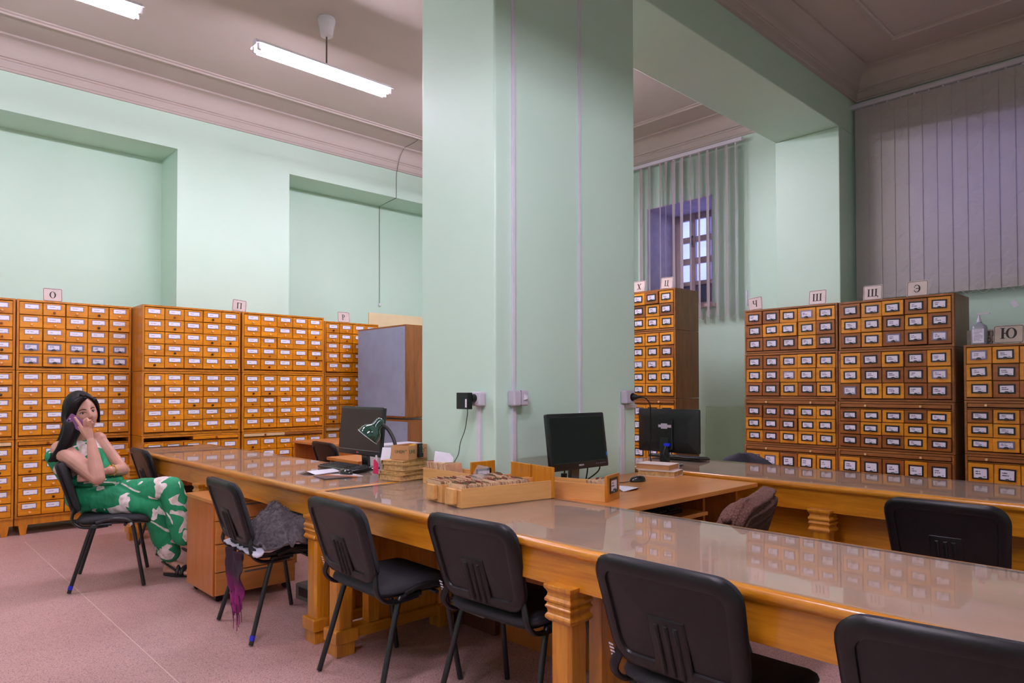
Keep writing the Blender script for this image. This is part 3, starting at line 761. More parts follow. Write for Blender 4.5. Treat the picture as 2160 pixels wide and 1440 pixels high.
# ================================================================== letter plates
def ring_poly(m, cx_, cz, rx, rz, ix, iz, a0, a1, y0, y1, n=18):
    for k in range(n):
        a, b = a0 + (a1-a0)*k/n, a0 + (a1-a0)*(k+1)/n
        P = lambda a, x, z: (cx_ + x*math.cos(a), cz + z*math.sin(a))
        m.prism([P(a, rx, rz), P(b, rx, rz), P(b, ix, iz), P(a, ix, iz)], y0, y1)
def letter(ch):
    R = []; A = []
    bar = lambda x0, x1, z0, z1: R.append([(x0, z0), (x1, z0), (x1, z1), (x0, z1)])
    def stem(x, z0=0, z1=1, w=.17, sb=True, st=True):
        bar(x-w/2, x+w/2, z0, z1)
        if sb: bar(x-w/2-.07, x+w/2+.07, z0, z0+.05)
        if st: bar(x-w/2-.07, x+w/2+.07, z1-.05, z1)
    if ch == 'О': A.append((.5, .5, .43, .5, .24, .45, 0, 2*PI))
    if ch == 'П': stem(.2); stem(.78); bar(.12, .86, .93, 1)
    if ch == 'Р': stem(.25); A.append((.42, .73, .36, .27, .16, .21, -PI/2, PI/2)); bar(.25, .44, .94, 1); bar(.25, .44, .46, .52)
    if ch == 'Х':
        R.append([(.10, 1), (.32, 1), (.88, 0), (.66, 0)]); R.append([(.74, 1), (.82, 1), (.24, 0), (.16, 0)])
        for x, z in ((.03, .95), (.62, .95), (.05, 0), (.56, 0)): bar(x, x+.38, z, z+.05)
    if ch == 'Ц': stem(.18); stem(.68); bar(.18, .9, 0, .07); R.append([(.80, .07), (.92, .07), (.92, -.16), (.86, -.16)])
    if ch == 'Ч': stem(.72); bar(.12, .29, .55, 1); bar(.05, .36, .95, 1); A.append((.47, .62, .35, .22, .20, .14, PI, 1.5*PI)); bar(.46, .72, .40, .48)
    if ch in 'ШЩ':
        for x in (.10, .46, .82): stem(x, w=.14)
        bar(.1, .82, 0, .06)
        if ch == 'Щ': bar(.82, 1.0, 0, .07); R.append([(.92, .07), (1.02, .07), (1.02, -.16), (.97, -.16)])
    if ch == 'Э': A.append((.42, .5, .43, .5, .24, .43, -.72*PI, .72*PI)); bar(.30, .70, .46, .54); bar(.10, .18, .62, .80); bar(.10, .18, .16, .34)
    if ch == 'Ю': stem(.14, w=.15); bar(.2, .42, .46, .54); A.append((.66, .5, .34, .5, .18, .44, 0, 2*PI))
    return R, A
def plate(ch, label, loc, rz, w, h, lean=.12, roll=0.0, mat='enamel_cream', ls=.50):
    t = thing('letter_plate', label, 'sign', loc, rz, 'enamel letter plates standing on the catalogue cabinets')
    t.rotation_euler = (-lean, roll, rz)
    bm = MB(); pts = rrect(w, h, .012, 4)
    bm.rings([[(x, y_, z + h/2) for x, z in pts] for y_ in (0, .0022)])
    bm.build('enamel_plate', mat, t)
    def frame(a, b_, y0):
        m = MB(); o_ = rrect(w-a, h-a, .011, 4); i_ = rrect(w-a-b_, h-a-b_, .009, 4); n = len(o_)
        m.add([(x, y0, z+h/2) for x, z in o_] + [(x, y0, z+h/2) for x, z in i_], [(i, (i+1) % n, n+(i+1) % n, n+i) for i in range(n)])
        return m
    frame(.010, .007, -.0005).build('painted_border', 'black_ink', t)
    R, A = letter(ch)
    m = MB(); s = h*ls; aw = {'Ш': 1.25, 'Щ': 1.25, 'Ю': 1.25, 'О': .95, 'Р': .8, 'Х': .95, 'Ц': .95, 'П': .95, 'Ч': .9, 'Э': .95}[ch]
    tx = lambda x: (x-.5)*s*aw; tz = lambda z: h*.25 + z*s
    for poly in R: m.prism([(tx(x), tz(z)) for x, z in poly], -.0012, 0)
    for cx_, cz, rx, rz_, ix, iz, a0, a1 in A: ring_poly(m, tx(cx_), tz(cz), rx*s*aw, rz_*s, ix*s*aw, iz*s, a0, a1, -.0012, 0)
    m.build('painted_letter', 'black_ink', t)
    b = MB()
    for sx in (-1, 1): b.box(sx*w*.36-.006, sx*w*.36+.006, .002, .035, 0.0, .003).box(sx*w*.36-.006, sx*w*.36+.006, .002, .004, 0, .03)
    b.build('support_clip', 'steel_grey', t)
    return t
QL, QR = 0.0, -PI/2
plate('О', 'cream enamel plate with the letter O above the leftmost cabinets', (1.315, 7.66, 2.148), QL, .158, .128)
plate('П', 'tilted cream enamel plate with the letter П, shaped like a gate, at a cabinet corner', (2.93, 7.32, 2.148), QL, .150, .128, .05, .09)
plate('Р', 'cream enamel plate with the letter P on the lower cabinet stack', (4.375, 7.66, 2.148), QL, .165, .135)
plate('Х', 'cream enamel plate with the letter X, half hidden by the pillar', (6.36, 4.64, 2.405), QR, .165, .130)
plate('Ц', 'cream enamel plate with the letter Ц (Ts) on the tallest cabinet', (6.36, 4.275, 2.405), QR, .155, .130, .1, .04)
plate('Ч', 'cream enamel plate with the letter Ч (Ch), left on the window wall cabinets', (6.77, 3.46, 2.14), QR, .155, .135, .05, -.10)
plate('Ш', 'cream enamel plate with the letter Ш (Sh) before the pilaster', (6.77, 2.825, 2.14), QR, .170, .145)
plate('Щ', 'cream enamel plate with the letter Щ (Shch) left of the reversed E', (6.77, 2.32, 2.136), QR, .165, .140)
plate('Э', 'cream enamel plate with the letter Э, a reversed E, below the closed blind', (6.77, 1.95, 2.136), QR, .170, .140)
plate('Ю', 'large aged enamel plate with the letter Ю (Yu) beside the sanitiser bottle', (6.74, 1.285, 1.690), QR, .205, .148, .15, 0, 'enamel_aged', .60)
t = thing('notice_plate', 'grey enamel notice plate half hidden by the bottle and the Ю plate', 'sign', (6.86, 1.47, 1.690), QR)
MB().box(-.13, .13, 0, .002, 0, .125).build('enamel_plate', 'enamel_aged', t)
text('ИСТІВ', .052, 'black_ink', t, (.02, -.0008, .088), (PI/2, 0, 0)); text('ІХОД', .052, 'black_ink', t, (.02, -.0008, .036), (PI/2, 0, 0))
t = tag(MB().box(-.005, .005, -.07, .07, 0, .165).build('paper_sheet', 'paper', None, (6.93, 1.17, 1.690)), 'white paper standing behind the Ю plate at the right edge', 'paper')
t.rotation_euler = (0, .12, 0)
# sanitiser bottle
t = thing('pump_bottle', 'clear hand sanitiser bottle with white pump and label beside Ю', 'bottle', (6.76, 1.488, 1.688), QR)
m = MB(); m.rings([[(x, y*.62, z) for x, y in rrect(.112*s, .112*s, .035*s, 4)] for z, s in ((0, .94), (.008, 1), (.135, 1), (.155, .9), (.170, .55), (.178, .36), (.188, .34))])
m.build('bottle_body', 'bottle_grey', t, smooth=40)
MB().box(-.04, .04, -.0365, -.0355, .012, .128).build('bottle_label', 'bottle_label', t)
MB().lathe([(.016, .186), (.017, .205), (.010, .215), (.006, .235), (.006, .252)], 12).box(-.014, .075, -.008, .008, .250, .260).build('pump_head', 'white_plastic', t, smooth=40)
# ================================================================== blue-backed cabinets and the cream board
def backed(label, z0, z1, y0, y1, x0=4.45, d=.44):
    t = thing('filing_cabinet', label, 'cabinet', (x0, y0, z0), 0, 'two stacked cabinets seen from behind')
    w, H = y1-y0, z1-z0
    MB().box(0, d, 0, .02, 0, H).box(0, d, w-.02, w, 0, H).box(0, d, .02, w-.02, 0, .02).box(0, d, .02, w-.02, H-.02, H).box(d-.02, d, .02, w-.02, .02, H-.02).build('carcass', 'old_case', t, bevel=.002)
    MB().box(.001, d-.02, -.003, 0, .01, H-.01).build('side_panel', 'veneer_side', t)
    MB().box(-.006, 0, .012, w-.012, .02, H-.02).build('back_board', 'hardboard_blue', t)
    m = MB()
    for y in (.06, w-.06):
        for z in (.05, H*.38, H*.9): m.lathe([(.006, -.0075), (.004, -.008)], 8, (0, y, z), 'x')
    m.build('nail_heads', 'steel_grey', t)
    return t
backed('upper filing cabinet with a bare blue-grey back board beside the pillar', .995, 2.05, 6.43, 7.45)
backed('lower filing cabinet with a bare blue-grey back board behind the green lamp', 0, .975, 6.38, 7.45)
tag(MB().box(4.845, 5.75, 7.84, 7.86, 2.148, 2.325).build('board', 'cream_board', bevel=.002), 'cream board standing on the Р cabinets behind the blue-backed cabinet', 'board')
# ================================================================== desks
t = thing('computer_desk', 'beech computer desk between the two tables in front of the pillar', 'desk', (3.16, 2.34, 0))
DZ = .775
MB().box(-.665, .665, -.39, .41, DZ-.024, DZ).build('desktop', 'beech', t, bevel=.002)
MB().box(-.655, -.633, -.36, .40, 0, DZ-.024).build('side_panel', 'beech_v', t, bevel=.001); MB().box(.50, .522, -.34, .40, 0, DZ-.024).build('side_panel', 'beech_v', t, bevel=.001)
MB().box(.165, .187, -.33, .35, .42, DZ-.024).build('divider', 'beech_v', t, bevel=.001)
MB().box(-.633, .165, -.36, -.02, .648, .666).build('keyboard_shelf', 'beech', t, bevel=.001)
MB().box(-.633, .50, -.2, .38, .42, .44).build('lower_shelf', 'beech', t, bevel=.001)
MB().box(-.633, .50, .385, .40, .25, .75).build('back_panel', 'beech', t)
t = thing('computer_desk', 'small beech desk behind the left monitor and keyboard', 'desk', (3.12, 4.98, 0))
MB().box(-.29, .30, -.25, .25, .738, .762).build('desktop', 'beech', t, bevel=.002)
MB().box(-.27, .28, -.25, -.228, 0, .738).build('side_panel', 'beech_v', t); MB().box(-.27, .28, .21, .232, 0, .738).build('side_panel', 'beech_v', t)
MB().box(.25, .27, -.228, .21, .3, .738).build('back_panel', 'beech', t)
t = thing('computer_tower', 'pale grey computer tower standing beside the small beech desk', 'computer', (3.05, 4.55, 0))
MB().box(-.2, .2, -.10, .10, .50, .90).build('case', 'socket_grey', t, bevel=.006); MB().box(-.21, -.2, -.09, .09, .52, .88).build('front_bezel', 'white_plastic', t, bevel=.003)
MB().box(-.22, .22, -.13, .13, 0, .5).build('stand', 'beech_v', t)
t = thing('computer_desk', 'beech desk far behind the chair at the left monitor', 'desk', (3.75, 6.75, 0))
MB().box(-.3, .3, -.4, .4, .738, .762).build('desktop', 'beech', t, bevel=.002)
for y in (-.38, .36): MB().box(-.28, .28, y, y+.02, 0, .738).build('side_panel', 'beech_v', t)
# ================================================================== pedestal drawers
t = thing('drawer_pedestal', 'beech drawer pedestal on castors partly under the left table', 'drawers', (1.60, 4.36, 0))
MB().box(0, .54, .02, .48, .045, .615).build('carcass', 'beech_v', t, bevel=.002)
MB().box(-.005, .545, -.0, .485, .615, .637).build('top_panel', 'beech', t, bevel=.002)
for z0, z1 in ((.05, .188), (.194, .362), (.368, .505), (.511, .612)):
    d = MB().box(.012, .528, -.001, .019, z0, z1).build('drawer', 'beech', t, bevel=.002)
    MB().box(.19, .35, -.004, -.001, z1-.022, z1-.012).build('finger_pull', 'steel_grey', d)
for x in (.05, .49):
    for y in (.06, .43): MB().cyl((x, y-.012, .022), (x, y+.012, .022), .022, n=12).box(x-.012, x+.012, y-.014, y+.014, .03, .046).build('castor', 'black_plastic', t)
t = thing('floor_box', 'dark grey box on the floor behind the table leg', 'box', (2.20, 3.99, 0), .1)
MB().box(-.16, .16, -.17, .17, 0, .10).build('case', 'steel_grey', t, bevel=.012); MB().box(-.165, -.16, -.12, .12, .03, .08).build('front_panel', 'black_plastic', t)
# ================================================================== monitors
def monitor(label, loc, rz, w, h, tilt, lift, bez=.018, chin=.03, back=False, brand=None, screen='screen_black', base=(.2, .16), off=(0, 0)):
    """local: screen faces -y; bottom of the panel at height lift"""
    t = thing('monitor', label, 'monitor', loc, rz, 'computer monitors')
    M = Matrix.Translation((off[0], off[1], lift)) @ Matrix.Rotation(-tilt, 4, 'X')
    m = MB(); m.T = M
    def rr(ins, y): return [(x, y, z + h/2) for x, z in rrect(w-2*ins, h-2*ins, max(.010-ins*.2, .003), 3)]
    m.rings([rr(.006, 0), rr(0, .004), rr(0, .022), rr(.03, .034), rr(.07, .046)], True, True, True)
    p = m.build('housing', 'monitor_black', t, smooth=35)
    m = MB(); m.T = M; m.box(-w/2+bez, w/2-bez, -.0012, .0, chin, h-bez); m.build('screen', screen, t)
    m = MB(); m.T = M; m.box(-w/2+bez-.003, w/2-bez+.003, -.0006, 0, chin-.003, h-bez+.003); m.build('screen_rim', 'mouse_black', t)
    m = MB()
    m.rings([[(x, y, z) for x, y in ((-.035, .05+k), (.035, .05+k), (.035, .075+k), (-.035, .075+k))] for z, k in ((.012, .0), (lift+h*.35, -.01+off[1]))])
    m.build('stand_neck', 'mouse_black', t, bevel=.004)
    m = MB(); m.rings([[(x, y+.05, z) for x, y in rrect(base[0]*s, base[1]*s, .05*s, 6)] for z, s in ((0, 1), (.008, 1), (.014, .9), (.018, .5))]); m.build('stand_base', 'mouse_black', t, smooth=40)
    def on(z, x=0, y=-.0016): return M @ Vector((x, y, z))
    R = M.to_euler()
    if brand == 'lg':
        m = MB(); m.T = M @ Matrix.Translation((-.012, -.0012, chin*.5)); m.lathe([(.0065, 0), (.0065, -.0006)], 14, (0, 0, 0), 'y'); m.build('round_emblem', 'pink_tag', t)
        text('LG', .012, 'grey_ink', t, on(chin*.5, .006), (PI/2-tilt, 0, 0))
        m = MB(); m.T = M; m.box(-w/2+.01, w/2-.01, -.0016, -.0004, chin-.001, chin+.0015); m.build('bezel_line', 'grey_ink', t)
    if brand == 'phil':
        text('PHILIPS', .013, 'white_plastic', t, on(chin*.5, 0), (PI/2-tilt, 0, 0))
        m = MB(); m.T = M; m.box(w/2-.016, w/2-.006, -.0014, 0, .058, .080); m.build('energy_sticker', 'blue_sticker', t)
        m = MB(); m.T = M
        for k in range(5): m.box(w/2-.11+k*.018, w/2-.103+k*.018, -.0014, 0, chin*.45, chin*.6)
        m.build('button_marks', 'grey_ink', t)
        for x, y2 in ((-.09, .0), (.10, .03), (.20, .12)):
            MB().tube(smoothpath([(x, .04, lift+.04), (x+.005, .05, lift-.03), (x+.03, .06+y2, .005)], 5), .004, 6).build('cable', 'black_plastic', t)
        MB().box(-.105, -.078, .035, .06, lift-.075, lift-.02).build('cable_plug', 'black_plastic', t, bevel=.004)
    if back:
        m = MB(); m.T = M
        m.rings([[(x*s, .030+y, z+h*.42) for x, z in rrect(.115, .21, .01, 3)] for s, y in ((1, 0), (1, .024), (.9, .030))]); m.build('rear_cover', 'monitor_black', t)
        m = MB(); m.T = M; m.box(-.052, .052, .060, .062, h*.58, h*.64).box(-.02, .03, .060, .0625, h*.55, h*.67); m.build('rear_label', 'socket_grey', t)
        m = MB(); m.T = M; m.box(-.045, -.005, .05, .085, .045, .066); m.build('video_plug', 'blue_plug', t, bevel=.004)
        MB().tube(smoothpath([(-.025, .085, lift+.05), (-.03, .12, lift-.01), (-.075, .13, .03), (-.08, .14, .004)], 6), .004, 6).build('cable', 'black_plastic', t)
        text('hp monitor', .020, 'white_plastic', t, M @ Vector((0, .0622, h*.80)), (PI/2-tilt, 0, PI)).hide_render = True
    return t
monitor('black monitor with brownish screen behind the green lamp', (2.40, 4.015, TZ), -PI/2, .53, .318, .09, .092, .014, .034, brand='lg', screen='screen_brown', base=(.22, .15))
monitor('square black monitor in front of the pillar, tilted back', (2.872, 2.48, DZ), 0.0, .475, .305, .13, .115, .022, .040, brand='phil')
monitor('black monitor seen from behind beside the pillar', (4.10, 2.735, TZ), PI/2, .49, .300, -.0, .085, back=True, base=(.22, .17))
def keyboard(label, loc, rz, L=.45, D=.15, group='black keyboards'):
    t = thing('keyboard', label, 'keyboard', loc, rz, group)
    m = MB(); m.rings([[(x, y, z + (y+D/2)*.07) for x, y in rrect(L-2*i, D-2*i, .012, 3)] for z, i in ((0, .003), (.006, 0), (.014, 0), (.017, .004))]); m.build('keyboard_case', 'monitor_black', t, smooth=40)
    k = MB(); nx, ny = 21, 6; px = (L-.02)/nx; py = (D-.024)/ny
    for j in range(ny):
        i = 0
        while i < nx:
            wd = 1
            if j == 0 and i == 4: wd = 6
            x = -L/2+.01+px*i; y = -D/2+.012+py*j; z = .016 + (y+py/2+D/2)*.07
            if not (i in (15,) or i == 19 and False):
                k.rings([[(x+.001+e, y+.001+e, zz), (x+px*wd-.001-e, y+.001+e, zz), (x+px*wd-.001-e, y+py-.001-e, zz), (x+.001+e, y+py-.001-e, zz)] for zz, e in ((z, 0), (z+.0065, .0025))], True, False, True)
            i += wd
    k.build('keys', 'keycap', t, kind='stuff')
    return t
keyboard('black keyboard on the left table in front of the monitor', (2.318, 4.05, TZ), -PI/2)
keyboard('black keyboard in the shelf under the beech desktop', (2.98, 2.13, .667), 0)
keyboard('black keyboard lying behind the monitor seen from its back', (4.46, 2.90, TZ), PI/2)
def mouse(label, loc, rz, cable=None):
    t = thing('computer_mouse', label, 'mouse', loc, rz, 'black computer mice')
    m = MB(); rs = []
    for k in range(9):
        a = PI/2*k/8
        rs.append([(x*math.cos(a)**.55*1.0, y*math.cos(a)**.55, .003 + .031*math.sin(a) - .05*max(0, x)*.25*math.sin(a)) for x, y in ((.057*math.cos(b)*(1+.06*math.cos(b)), .031*math.sin(b)) for b in (2*PI*i/20 for i in range(20)))])
    m.rings([[(p[0]*.97, p[1]*.97, 0) for p in rs[0]]] + rs, True, True, True); m.build('shell', 'mouse_black', t, smooth=60)
    MB().box(.024, .040, -.003, .003, .022, .0295).build('scroll_wheel', 'steel_grey', t)
    if cable: MB().tube(smoothpath(cable, 6), .002, 6).build('cable', 'black_plastic', t)
    return t
mouse('glossy black mouse on the printed mat at the left table', (2.185, 3.80, TZ+.003), -1.45)
mouse('glossy black mouse on the beech desk near the books', (3.37, 2.47, DZ), 2.9, [(.055, 0, .006), (.12, .01, .004), (.2, -.02, .004), (.32, .02, .004)])
t = tag(MB().box(-.12, .12, -.09, .09, 0, .003).build('mouse_mat', 'mat_print', None, (2.11, 3.755, TZ)), 'printed mouse mat with an orange and white picture under a mouse', 'mat'); t.rotation_euler = (0, 0, -.08)
t = tag(MB().add([(-.11, -.08, 0), (.11, -.08, 0), (.11, .0, .012), (.11, .08, .001), (-.11, .08, .001), (-.11, 0, .016)], [(0, 1, 2, 5), (5, 2, 3, 4)]).build('leaflet', 'paper', None, (2.13, 4.02, TZ+.001)), 'folded white leaflet lying left of the mouse mat', 'paper'); t.rotation_euler = (0, 0, .25)
t.modifiers.new('thick', 'SOLIDIFY').thickness = .001
# ================================================================== desk lamp
t = thing('desk_lamp', 'dark green gooseneck desk lamp bent before the left monitor', 'lamp', (2.40, 3.60, TZ))
MB().lathe([(.075, 0), (.078, .008), (.06, .02), (.02, .028), (.012, .05)], 20).build('base', 'shade_green', t, smooth=50)
tip = Vector((-.02, .095, .341)); ax = Vector((-.85*.089, .527*.089, -.113)).normalized()
Q = ax.to_track_quat('Z', 'Y').to_matrix().to_4x4()
m = MB(); m.T = Matrix.Translation(tip) @ Q
m.lathe([(.001, .001), (.017, .003), (.026, .014), (.029, .03), (.030, .058), (.038, .070), (.058, .086), (.070, .110), (.0745, .142), (.0735, .144), (.069, .112), (.055, .089), (.03, .074)], 28, caps=False)
m.build('lamp_shade', 'shade_green', t, smooth=50)
m = MB(); m.T = Matrix.Translation(tip) @ Q; m.lathe([(.0745, .1415), (.0755, .143), (.0745, .1448), (.0735, .143), (.0745, .1415)], 28, caps=False); m.build('shade_rim', 'white_plastic', t, smooth=60)
m = MB(); m.T = Matrix.Translation(tip) @ Q; m.lathe([(.014, .05), (.016, .075), (.026, .10), (.027, .115), (.018, .13), (.001, .136)], 14); m.build('bulb', 'lamp_white', t, smooth=60)
p0 = tip + ax*.045 + Vector((.5, -.6, 0)).normalized()*.03
MB().tube(smoothpath([p0 - Vector((.5, -.6, 0)).normalized()*.012, p0, (.008, .062, .268), (.02, .018, .20), (.02, .0, .12), (0, 0, .04)], 8), .0115, 12).build('gooseneck', 'rubber_neck', t, smooth=50)
# ================================================================== stack of books with cardboard box
def book(label, loc, rz, L, Wd, h, cover='book_cover', pages='book_pages', group='worn books stacked beside the lamp', warp=0.0):
    t = thing('book', label, 'book', loc, rz, group)
    n = 8; m = MB(); rs = []
    for k in range(n+1):
        x = -L/2 + L*k/n; z = warp*math.sin(k/n*PI)
        rs.append([(x, -Wd/2+.004, .0025+z*.3), (x, Wd/2-.004, .0025+z*.3), (x, Wd/2-.004, h-.0025+z), (x, -Wd/2+.004, h-.0025+z)])
    m.rings(rs); m.build('page_block', pages, t)
    for s, z0 in ((0, 0), (1, h-.0025)):
        m = MB(); rs = []
        for k in range(n+1):
            x = -L/2-.003 + (L+.006)*k/n; z = warp*math.sin(k/n*PI)*(1 if s else .3)
            rs.append([(x, -Wd/2-.002, z0+z), (x, Wd/2+.002, z0+z), (x, Wd/2+.002, z0+z+.0025), (x, -Wd/2-.002, z0+z+.0025)])
        m.rings(rs); m.build('cover_board', cover, t)
    m = MB(); m.rings([[(x, Wd/2+.002, 0), (x, Wd/2+.006, h*.2), (x, Wd/2+.006, h*.8), (x, Wd/2+.002, h)] for x in (-L/2-.003, L/2+.003)], False); m.build('spine', cover, t, smooth=60)
    return t
bx, by = 2.355, 3.40
zz = TZ
for i, (L, wd, h, rz, dx, dy, lab) in enumerate(((.245, .19, .032, .12, 0, 0, 'dark-edged worn book, lowest of the stack beside the lamp'), (.235, .18, .018, .30, .0, .004, 'worn book with bent yellowed cover, second from below in the stack'),
        (.225, .165, .030, .17, .005, -.004, 'thick yellowed book, third from below in the stack'), (.22, .16, .024, .26, -.002, .006, 'yellowed book directly under the cardboard box'))):
    book(lab, (bx+dx, by+dy, zz), rz, L, wd, h, warp=.003 if i == 1 else 0.001); zz += h + .001 + (.003 if i == 1 else .001)
t = thing('cardboard_box', 'small open cardboard box with green print on the book stack', 'box', (2.375, 3.395, zz+.001), .32)
w, d, h, e = .185, .125, .082, .003
MB().box(-w/2, w/2, -d/2, d/2, 0, e).box(-w/2, w/2, -d/2, -d/2+e, e, h).box(-w/2, w/2, d/2-e, d/2, e, h).box(-w/2, -w/2+e, -d/2+e, d/2-e, e, h).box(w/2-e, w/2, -d/2+e, d/2-e, e, h).build('box_walls', 'cardboard', t)
text('UHE', .030, 'green_ink', t, (-.055, -d/2-.0006, .046), (PI/2, 0, 0)); text('XO', .030, 'green_ink', t, (.042, -d/2-.0006, .046), (PI/2, 0, 0)); text('TM', .009, 'green_ink', t, (.074, -d/2-.0006, .058), (PI/2, 0, 0))
text('UHEM', .026, 'green_ink', t, (-w/2-.0006, 0, .046), (PI/2, 0, -PI/2)); text('TM', .008, 'green_ink', t, (-w/2-.0006, -.046, .056), (PI/2, 0, -PI/2))
MB().box(-w/2+.045, -w/2+.10, -d/2+.0035, -d/2+.03, h-.012, h+.004).build('yellow_packet', 'yellow_tape', t)
t2 = thing('holster', 'black clip-on holder hooked over the cardboard box rim', 'holder', (2.375, 3.395, zz+.001), .32)
MB().box(-.012, .026, -d/2-.016, -d/2-.004, .012, h+.008).box(-.012, .026, -d/2-.016, -d/2+.008, h+.006, h+.010).box(-.014, .03, -d/2-.02, -d/2-.004, .010, .034).build('holder_body', 'black_plastic', t2, bevel=.003)
m = MB()
for x in (-.004, .018): m.lathe([(.0028, -.0015), (.0028, 0)], 8, (x, -d/2-.016, h-.006), 'y')
m.build('rivets', 'chrome', t2)
t = thing('gift_tag', 'bright pink paper tag hanging beside the book stack', 'tag', (2.245, 3.55, TZ+.028), .4)
MB().add([(-.03, 0, .0), (.022, 0, -.012), (.03, .004, .05), (.008, .012, .078), (-.006, .012, .076)], [(0, 1, 2, 3, 4)]).build('tag_front', 'pink_tag', t).modifiers.new('s', 'SOLIDIFY').thickness = .002
MB().add([(.014, .01, .066), (.06, .03, .07), (.05, .03, .10), (.02, .02, .10)], [(0, 1, 2, 3)]).build('tag_back', 'paper', t).modifiers.new('s', 'SOLIDIFY').thickness = .0015
t = tag(MB().box(-.0012, .0012, -.03, .03, 0, .080).build('note_card', 'paper', None, (2.285, 3.515, TZ+.10)), 'white card leaning between the cardboard box and the lamp', 'paper'); t.rotation_euler = (.0, .35, .55)
# books on the beech desk
book('thick white-covered book lying at the corner of the beech desk', (3.72, 2.555, DZ), -1.3, .235, .17, .036, 'book_white', 'book_pages', 'books beside the rear monitor')
book('thick buff book lying on the white book', (3.735, 2.585, DZ+.037), -1.38, .22, .16, .036, 'book_white', 'cardboard', 'books beside the rear monitor')
t = tag(MB().add([(-.09, -.05, 0), (.0, -.07, .012), (.09, -.02, 0), (.06, .06, .004), (-.05, .05, .018)], [(0, 1, 2, 3, 4)]).build('paper_scrap', 'paper', None, (3.07, 2.33, DZ+.002)), 'crumpled white paper scrap beside the mouse on the beech desk', 'paper'); t.modifiers.new('s', 'SOLIDIFY').thickness = .0015
t = thing('white_bucket', 'off-white round bucket on the shelf under the beech desktop', 'bucket', (3.455, 2.30, .44))
MB().lathe([(.06, 0), (.078, .262), (.084, .265), (.084, .275), (.076, .275), (.058, .012), (.001, .01)], 24, caps=False).build('bucket_body', 'bin_white', t, smooth=40)
# ================================================================== loose card drawers
def card_drawer(label, loc, rz, L=.46, wd=.158, hs=.085, cards=(0, 1), plate_h=.15, seed=1, block=True, lab=True, group='loose catalogue drawers full of index cards', pw=None, dens=1.0, tall=0.0, cardw=None):
    """local: long axis x, front plate at +x (faces +x)"""
    r = random.Random(seed); t = thing('index_card_tray', label, 'drawer', loc, rz, group)
    s = .009
    for y in (-wd/2, wd/2-s): MB().box(-L/2, L/2-.014, y, y+s, 0, hs).build('drawer_side', 'birch', t, bevel=.001)
    MB().box(-L/2+.002, L/2-.014, -wd/2+s, wd/2-s, .004, .011).build('drawer_bottom', 'birch', t)
    MB().box(-L/2, -L/2+.012, -wd/2+s, wd/2-s, .0, hs*.9).build('drawer_back', 'birch', t, bevel=.001)
    pw = pw or wd+.012
    MB().box(L/2-.014, L/2, -pw/2, pw/2, 0, plate_h).build('front_plate', 'honey_oak_v', t, bevel=.002)
    if block: MB().box(-L/2-.022, -L/2, -.04, .03, .012, hs*.95).build('rod_block', 'birch', t, bevel=.003); 
    if lab:
        h = link('label_holder', holder_mesh(.10, .075, 'holder_black', .011, .004), t, (L/2, 0, .075), ); h.rotation_euler = (0, 0, PI/2)
        c = link('label_card', card_mesh(.08, .056, 'label_print_big'), t, (L/2+.0006, 0, .076)); c.rotation_euler = (0, 0, PI/2)
        k = link('cup_pull', pull_mesh('holder_black'), t, (L/2+.003, 0, .042)); k.rotation_euler = (0, 0, PI/2)
    x0, x1 = -L/2+.02 + (L-.05)*cards[0], -L/2+.02 + (L-.05)*cards[1]
    cw = cardw or wd-2*s-.008
    groups = {'card_buff': MB(), 'card_buff_dark': MB(), 'card_red': MB(), 'card_olive': MB()}
    x = x0; lean = -.25
    while x < x1:
        u = r.random(); k = 'card_buff' if r.random() < .72 else 'card_buff_dark'
        top = hs + .012 + tall + r.uniform(-.002, .003)
        lean_ = lean + r.uniform(-.03, .03)
        y0, y1 = -cw/2 + r.uniform(-.002, .002), cw/2 + r.uniform(-.002, .002)
        def sheet(m, ya, yb, za, zb):
            f_ = lambda z: math.sin(lean_)*(z-.012)
            m.add([(x+f_(za), ya, za), (x+f_(za), yb, za), (x+f_(zb), yb, zb), (x+f_(zb), ya, zb), (x+f_(za)+.0016, ya, za), (x+f_(za)+.0016, yb, za), (x+f_(zb)+.0016, yb, zb), (x+f_(zb)+.0016, ya, zb)],
                  [(0, 1, 2, 3), (4, 7, 6, 5), (3, 2, 6, 7), (0, 3, 7, 4), (1, 5, 6, 2)])
        sheet(groups[k], y0, y1, .012, top)
        if u < .17:
            tw = r.uniform(.035, .06); ty = r.uniform(-cw/2, cw/2-tw); kk = 'card_red' if r.random() < .45 else 'card_olive'
            sheet(groups[kk], ty, ty+tw, top-.01, top+.007)
        x += .0036/dens*r.uniform(.8, 1.25)
    for k, g in groups.items():
        if g.v: g.build({'card_buff': 'index_cards', 'card_buff_dark': 'darker_index_cards', 'card_red': 'red_guide_tabs', 'card_olive': 'olive_guide_tabs'}[k], k, t, kind='stuff')
    return t
a_ = math.atan2(-.078, .507)
ca = card_drawer('birch card drawer packed with buff cards, nearest of the loose ones', (2.205, 2.408, TZ), a_, L=.515, seed=3, cards=(.02, .80), lab=False, plate_h=.148)
cb = card_drawer('birch card drawer packed with cards, beside the pillar corner', (2.228, 2.583, TZ), a_, L=.515, seed=4, cards=(.0, .82), lab=False, plate_h=.148)
card_drawer('birch card drawer behind the front pair, its label plate facing forward', (2.375, 2.945, TZ), -PI/2-.02, L=.45, seed=5, cards=(.02, .5), wd=.135, plate_h=.15, tall=.02, pw=.16)
card_drawer('nearly empty birch card drawer on the beech desk edge, label facing right', (2.665, 2.335, DZ), math.atan2(-.95, .28), L=.40, wd=.15, seed=6, cards=(.80, 1.0), plate_h=.128, dens=.5, block=False)
